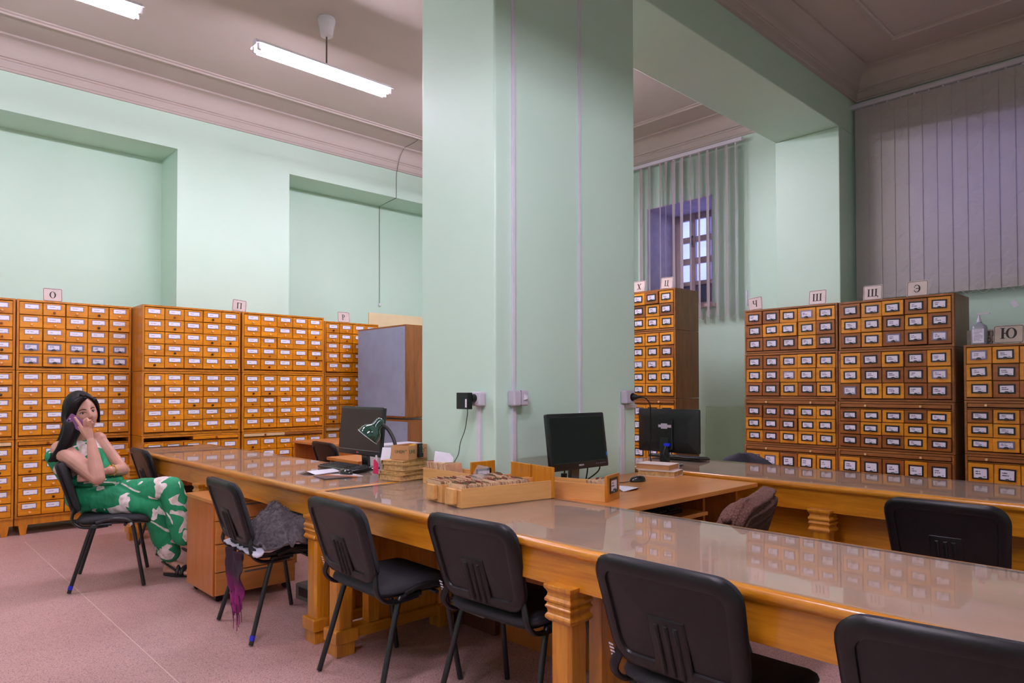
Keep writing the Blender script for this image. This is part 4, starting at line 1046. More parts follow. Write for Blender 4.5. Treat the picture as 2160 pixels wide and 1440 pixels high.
t = tag(MB().add([(-.06, 0, 0), (.05, 0, .0), (.055, .002, .05), (.03, .004, .075), (-.055, .002, .085)], [(0, 1, 2, 3, 4)]).build('paper_slip', 'paper', None, (2.37, 3.06, TZ+.095)), 'white paper slip sticking up out of the rear card drawer', 'paper'); t.rotation_euler = (-.2, 0, -1.0); t.modifiers.new('s', 'SOLIDIFY').thickness = .001
t = thing('plastic_sleeve', 'curled clear plastic sleeve tucked between the front card drawers', 'sleeve', (2.16, 2.50, TZ+.085), a_)
m = MB(); m.rings([[(x+.05*math.sin(k*.28), y, .075*math.sin(k*.35)) for x, y in ((-.03, -.05), (-.03, .05))] for k in range(9)], False, False, False); m.build('sleeve_sheet', 'celluloid', t, smooth=180)
# ================================================================== sockets, conduits, wires on the pillar
PX, PY = 2.488, 2.762
def sock(label, loc, rz, w, h, d, double=False, cat='socket'):
    t = thing('wall_socket', label, cat, loc, rz)
    MB().box(-w/2, w/2, -d, 0, -h/2, h/2).build('socket_box', 'socket_grey', t, bevel=.010, seg=3)
    return t
t = sock('grey surface socket on the left pillar face holding the black adapter', (PX, 2.868, 1.272), -PI/2, .070, .080, .050)
MB().lathe([(.027, -.004), (.027, 0)], 16, (0, -.05, 0), 'y').build('socket_face', 'white_plastic', t)
t = thing('power_adapter', 'black square power adapter plugged into the left socket', 'adapter', (PX-.05, 2.868, 1.272), -PI/2)
MB().cyl((0, 0, .005), (0, -.03, .005), .022, n=14).build('plug_body', 'black_plastic', t)
MB().box(-.085, .012, -.062, -.028, -.055, .035).build('adapter_case', 'monitor_black', t, bevel=.003)
MB().box(-.008, .004, -.0632, -.062, -.045, 0).build('adapter_label', 'paper', t)
MB().tube(smoothpath([(-.01, -.045, -.055), (-.012, -.045, -.09), (-.05, -.03, -.17), (-.10, -.02, -.24), (-.12, -.02, -.31), (-.17, -.02, -.375), (-.17, -.02, -.44)], 6), .0022, 6).build('cable', 'black_plastic', t)
tk = lambda name, lab, fn: tag(fn, lab, 'conduit', 'white cable trunking on the pillar')
def trunk(label, parts):
    t = thing('cable_trunking', label, 'trunking', (0, 0, 0), 0, 'white cable trunking on the pillar')
    for p in parts: MB().box(*p).build('channel', 'white_plastic', t, bevel=.0015)
    return t
trunk('white cable trunking below the socket with the adapter', [(PX-.016, PX, 2.868, 2.896, .2, 1.232)])
trunk('white cable trunking running through the switch box on the pillar', [(2.606, 2.634, PY-.016, PY, .776, 1.234), (2.610, 2.630, PY-.013, PY, 1.318, CZ)])
trunk('thin pale cable strip above the tilted monitor on the pillar', [(3.172, 3.190, PY-.010, PY, 1.05, CZ)])
trunk('white cable trunking below the right socket of the pillar', [(3.568, 3.604, PY-.016, PY, .2, 1.222), (3.62, 3.735, PY-.014, PY, 1.20, 1.224)])
t = sock('grey switch box with a turned white rocker on the pillar', (2.637, PY, 1.276), 0, .112, .086, .055, cat='switch')
MB().box(-.006, -.004, -.0556, -.002, -.042, .042).build('box_joint', 'black_ink', t)
m = MB(); m.add([(.012, -.056, -.012), (.045, -.056, -.005), (.045, -.056, .012), (.018, -.056, .024), (.03, -.068, -.004)], [(0, 1, 4), (1, 2, 4), (2, 3, 4), (3, 0, 4)]); m.build('rocker', 'white_plastic', t)
t = sock('grey surface socket at the right pillar edge with a black plug', (3.625, PY, 1.272), 0, .090, .086, .050)
MB().lathe([(.026, -.004), (.026, 0)], 16, (.02, -.05, 0), 'y').build('socket_face', 'black_plastic', t)
t = thing('power_plug', 'black plug with its cable drooping to the rear monitor', 'plug', (3.645, PY-.054, 1.272))
MB().lathe([(.019, 0), (.019, -.02), (.011, -.035), (.006, -.06)], 12, (0, 0, 0), 'y').build('plug_body', 'black_plastic', t, smooth=40)
MB().tube(smoothpath([(0, -.055, 0), (.035, -.075, -.01), (.085, -.07, -.05), (.105, -.06, -.12), (.12, -.05, -.25), (.13, -.04, -.40), (.2, -.02, -.47)], 6), .0042, 7).build('cable', 'black_plastic', t)
t = thing('cable_trunking', 'low socket strip and trunking at the foot of the pillar under the table', 'trunking', (0, 0, 0))
MB().box(PX-.05, PX, 2.80, 3.28, .10, .135).build('channel', 'window_paint', t, bevel=.002); MB().box(PX-.02, PX, 2.80, 3.28, .135, .20).build('channel', 'reveal_paint', t, bevel=.002); MB().box(PX-.05, PX, 2.80, 2.86, .135, .22).build('junction_box', 'window_paint', t, bevel=.003)
MB().box(PX-.04, PX, 3.2, 3.28, .14, .26).build('junction_box', 'book_cover', t, bevel=.003)
MB().tube(smoothpath([(PX-.03, 3.25, .2), (PX-.06, 3.1, .15), (PX-.05, 2.95, .2), (PX-.04, 2.83, .26)], 6), .005, 6).build('cable', 'wire_dark', t)
# ceiling wire and pull string on the long wall
t = thing('ceiling_wire', 'thin wire crossing the ceiling and dropping over the cornice into the niche', 'wire', (0, 0, 0))
MB().tube([(2.2, 7.33, 4.598), (5.30, 7.38, 4.598), (5.33, 7.5, 4.598), (5.353, 7.78, 4.60), (5.34, 7.86, 4.50), (5.335, 7.90, 4.40), (5.35, 7.945, 4.33), (5.35, 7.963, 4.29), (5.35, 7.963, 3.952), (5.42, 8.50, 3.950), (5.425, 8.50, 2.55)], .0035, 5).build('wire', 'wire_dark', t)
MB().lathe([(.001, -.03), (.016, -.026), (.02, -.008), (.014, .006), (.003, .014)], 12, (5.425, 8.488, 2.54)).build('pull_bead', 'white_plastic', t, smooth=60)
# clear sheet leaning between cabinets
t = tag(MB().box(-.002, .002, -.30, .22, 0, 1.12).build('clear_sheet', 'clear_sheet', None, (7.05, 4.03, .0)), 'clear acrylic sheet leaning at the wall between two cabinet stacks', 'sheet'); t.rotation_euler = (0, .06, 0)
# rounded chair beyond the far table
t = thing('office_chair', 'dark office chair with rounded back beyond the far table', 'chair', (5.1, 2.70, 0))
m = MB(); rs = []
for k in range(9):
    v = k/8; z = .46 + .355*v; hw = .245*(1-max(0, (v-.62)/.38)**2.6*.75) if v < 1 else .05
    hw = .06 if k == 8 else hw
    rs.append([(.05*math.cos(a)*1.0 + .25*(hw*math.sin(a))**2 - .1*0, hw*math.sin(a), z) for a in (2*PI*i/24 for i in range(24))])
m.rings(rs); m.build('backrest', 'chair_dark', t, smooth=60)
MB().rings([[(x+.27, y, z) for x, y in rrect(.46-2*i, .46-2*i, .1, 5)] for z, i in ((.42, .02), (.43, 0), (.47, 0), (.49, .03))]).build('seat', 'chair_dark', t, smooth=60)
MB().cyl((.25, 0, .08), (.25, 0, .42), .028).build('gas_column', 'black_tube', t)
for k in range(5):
    a = 2*PI*k/5; MB().tube([(.25, 0, .10), (.25+.3*math.cos(a), .3*math.sin(a), .06)], [.028, .018], 8).cyl((.25+.3*math.cos(a), .3*math.sin(a)-.012, .03), (.25+.3*math.cos(a), .3*math.sin(a)+.012, .03), .03).build('base_arm', 'black_plastic', t)
MB().box(-.02, .1, -.03, .03, .40, .425).box(-.03, 0.0, -.03, .03, .41, .6).build('back_bracket', 'black_tube', t)
# ================================================================== the woman on the chair
def cap(m, p0, p1, r0, r1=None, n=14):
    """closed tapered capsule"""
    p0, p1 = Vector(p0), Vector(p1); r1 = r0 if r1 is None else r1
    ax_ = (p1-p0).normalized(); pts = []; rad = []
    for k in range(5):
        a = PI/2*(1-k/4); pts.append(p0 - ax_*r0*math.sin(a)); rad.append(max(r0*math.cos(a), r0*.05))
    for k in range(5):
        a = PI/2*k/4; pts.append(p1 + ax_*r1*math.sin(a)); rad.append(max(r1*math.cos(a), r1*.05))
    return m.tube(pts, rad, n)
def chain(m, P, R):
    for i in range(len(P)-1): cap(m, P[i], P[i+1], R[i], R[i+1])
def ball(m, c, r, M=None):
    """ellipsoid with half axes r, optionally turned by M"""
    c = Vector(c); M = M or Matrix.Identity(3); rs = []
    for k in range(1, 14):
        a = -PI/2 + PI*k/14
        rs.append([c + M @ Vector((r[0]*math.cos(a)*math.cos(b), r[1]*math.cos(a)*math.sin(b), r[2]*math.sin(a))) for b in (2*PI*i/20 for i in range(20))])
    return m.rings(rs)
def remeshed(m, name, mats, parent, voxel, sm=4, fac=.5):
    o = m.build(name, mats, parent)
    r = o.modifiers.new('union', 'REMESH'); r.mode = 'VOXEL'; r.voxel_size = voxel; r.use_smooth_shade = True
    s = o.modifiers.new('soften', 'SMOOTH'); s.factor = fac; s.iterations = sm
    return o
plain('skin', srgb(204, 150, 132), 0.45, var=0.05, scale=14)
plain('lips', srgb(172, 96, 92), 0.4)
plain('eye_white', srgb(214, 204, 202), 0.25, var=0.01)
plain('iris', srgb(48, 34, 28), 0.15, var=0.01)
plain('brow', srgb(58, 38, 34), 0.8)
plain('gold', srgb(226, 176, 84), 0.25, 0.9)
plain('phone_purple', srgb(132, 74, 128), 0.3, var=0.02)
plain('sandal', srgb(22, 20, 24), 0.5)
def hair_mat():
    m, nt, b = nodes_of('dark_hair')
    f = noise(nt, objco(nt, (1, 1, .06), False), 120.0, 3, 0.6)
    nt.links.new(ramp(nt, f, [(0.3, srgb(10, 7, 9)), (0.7, srgb(28, 18, 22))]), b.inputs['Base Color'])
    b.inputs['Roughness'].default_value = 0.42; b.inputs['Specular IOR Level'].default_value = 0.2; bump(nt, b, f, 0.6, 0.003)
hair_mat()
def floral():
    m, nt, b = nodes_of('floral_cloth')
    co = objco(nt, (1, 1, 1), False)
    n1 = noise(nt, co, 6.0, 1.5, 0.45, 0.8)
    v = N(nt, 'ShaderNodeTexVoronoi'); v.inputs['Scale'].default_value = 8.5
    nt.links.new(mixrgb(nt, 0.12, co, N(nt, 'ShaderNodeTexNoise').outputs['Color']), v.inputs['Vector'])
    pet = math_(nt, 'LESS_THAN', v.outputs['Distance'], 0.47)
    blob = math_(nt, 'MULTIPLY', pet, math_(nt, 'GREATER_THAN', n1, 0.47))
    w = N(nt, 'ShaderNodeTexWave', wave_type='RINGS'); w.inputs['Scale'].default_value = 2.2; w.inputs['Distortion'].default_value = 7.0; w.inputs['Detail'].default_value = 1.0
    nt.links.new(co, w.inputs['Vector'])
    line = math_(nt, 'MULTIPLY', math_(nt, 'GREATER_THAN', w.outputs['Fac'], 0.985), math_(nt, 'GREATER_THAN', noise(nt, co, 5.0, 1), 0.52))
    c = mixrgb(nt, math_(nt, 'MAXIMUM', blob, line), ramp(nt, noise(nt, co, 4.0, 2), [(0.3, srgb(8, 112, 74)), (0.7, srgb(22, 150, 98))]), ramp(nt, noise(nt, co, 30.0, 2), [(0.35, srgb(206, 188, 178)), (0.6, srgb(240, 224, 226))]))
    nt.links.new(c, b.inputs['Base Color']); b.inputs['Roughness'].default_value = 0.7
    bump(nt, b, noise(nt, objco(nt, (1, 1, .35), False), 22.0, 2, 0.4, 1.2), 0.55, 0.012)
floral()
V = Vector
hv = V((.016, .058, -.012))            # the hand sits against the cheek
def H(*p): return V(p) + hv
pelvis, waist, chest, neck, head = V((1.188, 5.527, .575)), V((1.158, 5.555, .700)), V((1.126, 5.586, .845)), V((1.112, 5.592, .985)), V((1.134, 5.556, 1.156))
hipR, kneeR, ankR = V((1.205, 5.42, .570)), V((1.506, 5.200, .522)), V((1.633, 5.244, .118))
hipL, kneeL, ankL = V((1.259, 5.56, .580)), V((1.575, 5.085, .642)), V((1.655, 5.055, .309))
shR, elR, wrR = V((1.006, 5.535, .915)), V((1.162, 5.240, .735)), H(1.123, 5.258, .988)
shL, elL, wrL = V((1.243, 5.61, .965)), V((1.372, 5.480, .752)), V((1.245, 5.300, .776))
woman = thing('person', 'seated woman in a green floral outfit holding a purple phone to her ear', 'person', (1.2, 5.45, 0))
inv = Matrix.Translation((-1.2, -5.45, 0))
fdir = V((.20, -.98, 0)).normalized(); roll = math.radians(13)
# head frame: x towards her left, y forward, z up
fy = fdir; fx0 = V((0, 0, 1)).cross(fy) * -1
Mh = Matrix((fx0, fy, V((0, 0, 1)))).transposed()          # columns x, y, z
# her left is to the picture's right
fx = fy.cross(V((0, 0, 1))); 
up_ = (V((0, 0, 1))*math.cos(roll) + (-fx if fx.x < 0 else fx*-1)*math.sin(roll)*1.0)
right_img = V((.98, -.20, 0))
up_ = (V((0, 0, 1))*math.cos(roll) - right_img*math.sin(roll)).normalized()
fy = (fy - up_*fy.dot(up_)).normalized(); fx = fy.cross(up_)
if fx.dot(right_img) < 0: fx = -fx
HM = Matrix.Translation(head) @ Matrix((fx, fy, up_)).transposed().to_4x4() @ Matrix.Scale(1.17, 4)     # local x = picture right
def head_surface(th, ph):
    """direction -> point on the head (local)"""
    x, y, z = math.cos(ph)*math.sin(th), math.cos(ph)*math.cos(th), math.sin(ph)      # y forward
    p = V((x*.073, y*.094 if y > 0 else y*.100, z*.118))
    g = lambda cx_, cz, s: math.exp(-(((p.x-cx_)**2 + (p.z-cz)**2)/(2*s*s)))
    if z < 0: p.x *= 1 - .34*(-z)**1.6; 
    if y > 0:
        f_ = min(1, y*2.2)
        p.y += f_*(.022*g(0, -.022, .011) + .013*g(0, -.002, .008) + .006*g(0, .014, .010))         # nose
        p.y += f_*(-.012*g(-.030, .004, .015) - .012*g(.030, .004, .015))                            # sockets
        p.y += f_*(.006*g(0, -.058, .014) + .010*g(0, -.094, .018) - .005*g(0, -.072, .008))         # mouth, chin
        p.y += f_*(.007*g(-.040, -.026, .018) + .007*g(.040, -.026, .018) + .005*g(0, .030, .03))    # cheeks, brow
        if z < -.3: p.y *= 1 - .10*(-z-.3)
    return p
bm_ = MB(); rs = []
for k in range(1, 64):
    ph = -PI/2 + PI*k/64
    rs.append([inv @ HM @ head_surface(2*PI*i/72, ph) for i in range(72)])
bm_.rings(rs)
T = lambda p: inv @ V(p)
def C(p0, p1, r0, r1=None): cap(bm_, T(p0), T(p1), r0, r1)
C(neck - V((.0, .0, .06)), neck + V((.012, -.03, .07)), .056, .050)
C(chest + (shR-chest)*.35, shR, .075, .062); C(chest + (shL-chest)*.4, shL, .070, .058)
C(shR, shR.lerp(elR, .45), .064, .058); C(shR.lerp(elR, .45), elR, .058, .046)
C(elR, elR.lerp(wrR, .3), .045, .046); C(elR.lerp(wrR, .3), wrR, .046, .027)
C(shL, elL, .052, .040); C(elL, elL.lerp(wrL, .35), .041, .041); C(elL.lerp(wrL, .35), wrL, .041, .026)
ball(bm_, T(chest), (.115, .115, .14)); C(pelvis, chest, .11, .11); C(hipR, kneeR, .07, .05); C(hipL, kneeL, .07, .05)
C(kneeR, kneeR.lerp(ankR, .3), .05, .048); C(kneeR.lerp(ankR, .3), ankR, .048, .032); C(kneeL, ankL, .05, .034)
for a, h_, t_ in ((ankR, V((1.612, 5.277, .045)), V((1.720, 5.140, .030))), (ankL, V((1.660, 5.080, .25)), V((1.735, 4.955, .205)))):
    C(a, h_, .032, .030); C(a.lerp(h_, .4), a.lerp(t_, .55), .030, .026); C(h_, t_, .028, .020); C(h_.lerp(t_, .6) + V((.02, .015, 0)), t_ + V((.02, .015, -.002)), .022, .015); C(h_.lerp(t_, .6) - V((.02, .015, 0)), t_ - V((.022, .02, .002)), .02, .014)
# right hand: palm, four fingers curled round the phone, thumb behind it
kn = [H(1.080, 5.305, 1.074), H(1.095, 5.290, 1.083), H(1.109, 5.278, 1.083), H(1.121, 5.270, 1.074)]
for k_ in kn: C(wrR, k_, .019, .0125)
for P_, R_f in (((kn[0], H(1.060, 5.317, 1.114), H(1.043, 5.338, 1.148)), (.0115, .0098, .008)),
              ((kn[1], H(1.084, 5.272, 1.127), H(1.097, 5.262, 1.140), H(1.108, 5.276, 1.125)), (.0115, .0105, .0095, .0082)),
              ((kn[2], H(1.102, 5.256, 1.121), H(1.115, 5.248, 1.129), H(1.122, 5.264, 1.115)), (.0112, .010, .0092, .008)),
              ((kn[3], H(1.120, 5.252, 1.108), H(1.129, 5.248, 1.112), H(1.131, 5.262, 1.100)), (.0105, .0092, .0085, .0072)),
              ((H(1.105, 5.29, 1.02), H(1.084, 5.330, 1.055), H(1.070, 5.350, 1.083)), (.017, .0125, .009))):
    for i in range(len(P_)-1): C(P_[i], P_[i+1], R_f[i], R_f[i+1])
# left hand tucked under the right forearm
pl_ = V((1.146, 5.312, .745))
for j, dz in enumerate((.026, .009, -.008, -.024)):
    k0 = pl_ + V((-.018, .006, dz)); C(wrL, k0, .019, .013); C(k0, k0 + V((-.034, .016, -.004)), .0115, .010); C(k0 + V((-.034, .016, -.004)), k0 + V((-.055, .040, -.008)), .010, .008)
C(wrL, pl_ + V((.0, -.012, .035)), .016, .012); C(pl_ + V((.0, -.012, .035)), pl_ + V((-.03, -.014, .048)), .011, .008)
body = remeshed(bm_, 'body', 'skin', woman, .0042, 3, .45)
def onface(x, z, out=.0):
    """point of the face in front of local (x, z)"""
    best = None
    for i in range(-30, 31):
        for k in range(-40, 41):
            p = head_surface(i*.026, k*.034)
            d_ = (p.x-x)**2 + (p.z-z)**2
            if best is None or d_ < best[0]: best = (d_, p)
    p = best[1]; return inv @ HM @ V((x, p.y + out, z))
for sx in (-1, 1):
    m = MB(); ball(m, onface(sx*.029, .004, -.005), (.0115, .0115, .0105)); e = m.build('eyeball', 'eye_white', woman, smooth=180)
    m = MB(); ball(m, onface(sx*.029 - .001, .004, .0035), (.0058, .0036, .0058)); m.build('iris', 'iris', e, smooth=180)
    m = MB(); m.tube([onface(sx*a, b, .0015) for a, b in ((.014, .004), (.022, .0105), (.030, .0115), (.038, .009), (.043, .003))], [.001, .0022, .0024, .0022, .001], 6); m.build('upper_lid', 'brow', woman, smooth=180)
    m = MB(); m.tube([onface(sx*a, b, .0005) for a, b in ((.012, .020), (.022, .0255), (.034, .0265), (.046, .020))], [.0022, .0032, .0028, .001], 6); m.build('eyebrow', 'brow', woman, smooth=180)
m = MB(); m.tube([onface(x, -.0565 + .003*math.cos(x*120), .000) for x in (-.020, -.012, -.005, 0, .005, .012, .020)], [.001, .0034, .0045, .004, .0045, .0034, .001], 8); m.tube([onface(x, -.0655 + .10*abs(x)*.6*abs(x)*20, .000) for x in (-.018, -.010, 0, .010, .018)], [.001, .0046, .0056, .0046, .001], 8); m.build('lips', 'lips', woman, smooth=180)
m = MB(); m.tube([onface(x, -.0605, .002) for x in (-.020, -.01, 0, .01, .020)], .0011, 6); m.build('mouth_line', 'brow', woman)
# hair: a cap that leaves the face open, parted to the side, and long hair falling behind her right shoulder
hm = MB(); rs = []
def hairp(th, ph, k=1.0):
    x, y, z = math.cos(ph)*math.sin(th), math.cos(ph)*math.cos(th), math.sin(ph)
    return V((x*.093*k, y*(.106 if y > 0 else .120)*k - .006, z*.136*k + .006))
def hairline(th):
    """lowest latitude of hair for azimuth th (0 = forward, + = picture right)"""
    a = abs(th)
    if th < 0: return 0.92 if a < .15 else (0.92 - (a-.15)*1.05 if a < 1.1 else -.55 if a > 1.25 else -.08 - (a-1.1)*3.1)
    return 0.78 if a < .25 else (0.78 - (a-.25)*.62 if a < .95 else (.35 - (a-.95)*2.2 if a < 1.4 else -.55))
nth = 72
for i in range(nth+1):
    th = -PI + 2*PI*i/nth; h0 = hairline(th); col = []
    for k in range(15):
        ph = PI/2 - (PI/2 - h0)*k/14
        q_ = hairp(th, ph, 1.0 - (.05 if k == 14 else 0))
        col.append(inv @ HM @ q_)
    rs.append(col)
hm.rings(rs, False, False, False)
hc = hm.build('hair', 'dark_hair', woman, smooth=180); so_ = hc.modifiers.new('thick', 'SOLIDIFY'); so_.thickness = .014; so_.offset = -1
def lock(pts, rad, wid):
    m = MB(); P = smoothpath(pts, 6); n = len(P); rs = []
    for i, p in enumerate(P):
        u = i/(n-1); r = rad*(1-.55*u**2); w_ = wid*(1-.35*u)
        t_ = (P[min(i+1, n-1)] - P[max(i-1, 0)]).normalized(); s_ = right_img; f_ = t_.cross(s_).normalized()
        ring = []
        for k in range(16):
            a = 2*PI*k/16; wob = 1 + .10*math.sin(5*a + 3*u)
            ring.append(T(p + s_*math.cos(a)*w_*wob + f_*math.sin(a)*r*wob))
        rs.append(ring)
    m.rings(rs); return m
hw = lambda x, y, z: HM @ V((x, y, z))
lock([hw(-.03, -.02, .05), hw(-.070, .005, -.03), V((1.062, 5.485, 1.06)), V((1.030, 5.475, .975)), V((.995, 5.500, .905)), V((.965, 5.545, .850))], .062, .062).build('hair_length', 'dark_hair', hc, smooth=180)
lock([hw(.0, -.06, .02), hw(-.03, -.075, -.06), V((1.075, 5.60, 1.02)), V((1.035, 5.61, .94)), V((.99, 5.60, .88)), V((.965, 5.60, .84))], .050, .075).build('hair_length', 'dark_hair', hc, smooth=180)
lock([hw(-.010, .078, .092), hw(-.045, .075, .070), hw(-.068, .058, .035), hw(-.080, .035, -.01), hw(-.082, .02, -.07), V((1.055, 5.455, 1.02)), V((1.035, 5.455, .95)), V((1.01, 5.48, .90))], .022, .034).build('hair_length', 'dark_hair', hc, smooth=180)
lock([hw(.058, .060, .075), hw(.074, .038, .04), hw(.082, .010, -.01), hw(.080, -.01, -.07)], .020, .016).build('hair_length', 'dark_hair', hc, smooth=180)
# clothes
cl = MB()
def K(p0, p1, r0, r1=None): cap(cl, T(p0), T(p1), r0, r1, 18)
Mt = Matrix.Rotation(-.95, 3, 'Z')
ball(cl, T(chest + V((.012, -.012, -.02))), (.150, .122, .150), Mt); ball(cl, T(waist + V((.03, -.02, -.02))), (.150, .135, .14), Mt)
K(chest + V((.055, -.05, -.02)), chest + V((.10, .03, -.03)), .085, .075)
K(shR.lerp(chest, .42) + V((0, 0, .018)), neck.lerp(shR, .45) - V((0, 0, .028)), .062, .045); K(shL.lerp(chest, .5), neck.lerp(shL, .5) - V((0, 0, .026)), .058, .045)
K(neck - V((-.006, .012, .052)), chest, .066, .11); K(shL.lerp(chest, .30) + V((0, 0, .006)), neck - V((-.02, .01, .050)), .064, .060); K(shR.lerp(chest, .36) + V((.012, -.012, .006)), neck - V((0, .015, .050)), .066, .060); K(shL.lerp(chest, .30) + V((0, -.01, -.02)), waist + V((.08, -.03, .06)), .064, .08)
K(shR + V((-.040, .030, -.045)), waist + V((-.075, .05, 0)), .050, .07); K(shR + V((-.030, .028, -.03)), neck + V((-.03, .03, -.06)), .040, .045)
ball(cl, T(pelvis + V((.01, 0, .01))), (.175, .165, .125), Mt)
remeshed(cl, 'blouse', 'floral_cloth', woman, .006, 6, .5)
tr = MB()
def L_(p0, p1, r0, r1=None): cap(tr, T(p0), T(p1), r0, r1, 18)
ball(tr, T(pelvis + V((.02, -.01, .0))), (.178, .170, .115), Mt)
L_(hipR + V((.0, .02, .01)), kneeR, .105, .082); L_(hipL, kneeL, .102, .082)
L_(kneeR, kneeR.lerp(ankR, .5), .084, .088); L_(kneeR.lerp(ankR, .5), kneeR.lerp(ankR, .86), .088, .076)
L_(kneeL, kneeL.lerp(ankL, .6), .080, .084); L_(kneeL.lerp(ankL, .6), kneeL.lerp(ankL, .95), .084, .085)
L_(hipR.lerp(kneeR, .4) + V((0, -.02, .03)), hipL.lerp(kneeL, .6), .06, .06)
to = remeshed(tr, 'trousers', 'floral_cloth', woman, .006, 6, .5)
tx = bpy.data.textures.new('folds', 'CLOUDS'); tx.noise_scale = .09; tx.noise_depth = 2
for o in (to,):
    d_ = o.modifiers.new('folds', 'DISPLACE'); d_.texture = tx; d_.strength = .022; d_.mid_level = .5
m = MB(); m.tube([T(pelvis + Mt @ V((.165*math.cos(a), .150*math.sin(a), .115)) + V((.02, -.012, 0))) for a in (2*PI*i/28 for i in range(29))], .016, 8, flat=1.6); m.build('belt', 'floral_cloth', woman, smooth=180)
# sandals, bracelet, rings
for h_, t_ in ((V((1.600, 5.290, .0)), V((1.728, 5.130, .0))), (V((1.655, 5.09, .212)), V((1.742, 4.945, .172)))):
    d_ = (t_-h_).normalized(); s_ = d_.cross(V((0, 0, 1))).normalized(); m = MB(); rs = []
    for z in (.001, .022):
        ring = []
        for i in range(24):
            a = 2*PI*i/24; u = .5 + .5*math.cos(a); wv = (.028 + .014*u)*math.sin(a)
            ring.append(T(h_ + (t_-h_)*(u*1.12-.06) + s_*wv + V((0, 0, z))))
        rs.append(ring)
    m.rings(rs); sd = m.build('sandal', 'sandal', woman, bevel=.003)
    for u, hgt, hw_ in ((.62, .062, .046), (.78, .050, .046)):
        c_ = h_ + (t_-h_)*u; mm = MB()
        mm.tube([T(c_ + s_*hw_*math.cos(a) + V((0, 0, .018 + hgt*math.sin(a)))) for a in (PI*i/12 for i in range(13))], .009, 8, flat=2.0); mm.build('sandal_strap', 'sandal', sd, smooth=180)
    mm = MB(); mm.tube([T(h_ + (t_-h_)*.60 + s_*.042 + V((0, 0, .045))), T(h_ + (t_-h_)*.25 + s_*.042 + V((0, 0, .085))), T(h_ - d_*.022 + V((0, 0, .095))), T(h_ + (t_-h_)*.25 - s_*.042 + V((0, 0, .085))), T(h_ + (t_-h_)*.60 - s_*.042 + V((0, 0, .045)))], .008, 8); mm.build('sandal_strap', 'sandal', sd, smooth=180)
def torus(c, ax_, R, r, n=24, k=8):
    c = T(c); a_x = V(ax_).normalized(); u = a_x.orthogonal().normalized(); v = a_x.cross(u); m = MB()
    m.rings([[c + (u*math.cos(a) + v*math.sin(a))*(R + r*math.cos(b)) + a_x*r*math.sin(b) for b in (2*PI*j/k for j in range(k))] for a in (2*PI*i/n for i in range(n+1))], True, False, False)
    return m
bp_ = wrL.lerp(elL, .16); torus(bp_, elL-wrL, .033, .0045).build('bracelet', 'gold', woman, smooth=180)
torus(kn[2].lerp(H(1.102, 5.256, 1.121), .5), H(1.102, 5.256, 1.121)-kn[2], .0115, .0022).build('ring', 'gold', woman, smooth=180)
# phone, held against her ear
ph = thing('mobile_phone', 'purple mobile phone the woman holds to her right ear', 'phone', (0, 0, 0))
pa, pb, pc = V((1.013, 5.492, 1.103)), V((1.050, 5.462, 1.166)), V((1.128, 5.362, 1.092))
u_ = (pc-pb).normalized(); v_ = (pa-pb); v_ = (v_ - u_*v_.dot(u_)).normalized(); n_ = u_.cross(v_).normalized()
if n_.y > 0: n_ = -n_
Mp = Matrix((u_, n_, v_)).transposed().to_4x4(); Mp.translation = pb
ph.matrix_world = Mp
m = MB(); pr = rrect(.142, .070, .011, 5)
m.rings([[(x*s + .071, y, z*s + .035) for x, z in pr] for y, s in ((-.008, .97), (-.0065, 1), (0, 1), (.0, .97))]); m.build('phone_case', 'phone_purple', ph, smooth=50)
m = MB(); m.lathe([(.007, 0), (.007, .0015), (.005, .0016)], 14, (.016, .0, .050), 'y'); m.build('camera_lens', 'monitor_black', ph); m = MB(); m.lathe([(.004, 0), (.004, .001)], 12, (.016, .0, .036), 'y'); m.build('flash_lens', 'white_plastic', ph)
# ================================================================== textiles on the chairs
plain('shawl_grey', srgb(92, 84, 88), 0.95, var=0.25, scale=60, bmp=0.8, bscale=260)
plain('white_cloth', srgb(214, 208, 224), 0.8, var=0.04)
def scarf_mat():
    m, nt, b = nodes_of('scarf_magenta')
    tc = N(nt, 'ShaderNodeTexCoord'); sp = N(nt, 'ShaderNodeSeparateXYZ'); nt.links.new(tc.outputs['Generated'], sp.inputs[0])
    f = math_(nt, 'ADD', sp.outputs[2], math_(nt, 'MULTIPLY', noise(nt, tc.outputs['Object'], 18.0, 3), 0.25))
    nt.links.new(ramp(nt, f, [(0.2, srgb(150, 30, 112)), (0.5, srgb(112, 20, 84)), (0.75, srgb(44, 18, 34))]), b.inputs['Base Color'])
    b.inputs['Roughness'].default_value = 0.9; bump(nt, b, noise(nt, tc.outputs['Object'], 160.0, 3), .5)
scarf_mat()
def knit_mat():
    m, nt, b = nodes_of('brown_knit')
    co = objco(nt, (1, 1, 1), False)
    f = noise(nt, co, 150.0, 3, 0.6)
    nt.links.new(ramp(nt, f, [(0.3, srgb(58, 34, 30)), (0.7, srgb(122, 80, 68))]), b.inputs['Base Color'])
    b.inputs['Roughness'].default_value = 0.95; bump(nt, b, f, 0.9, 0.006)
knit_mat()
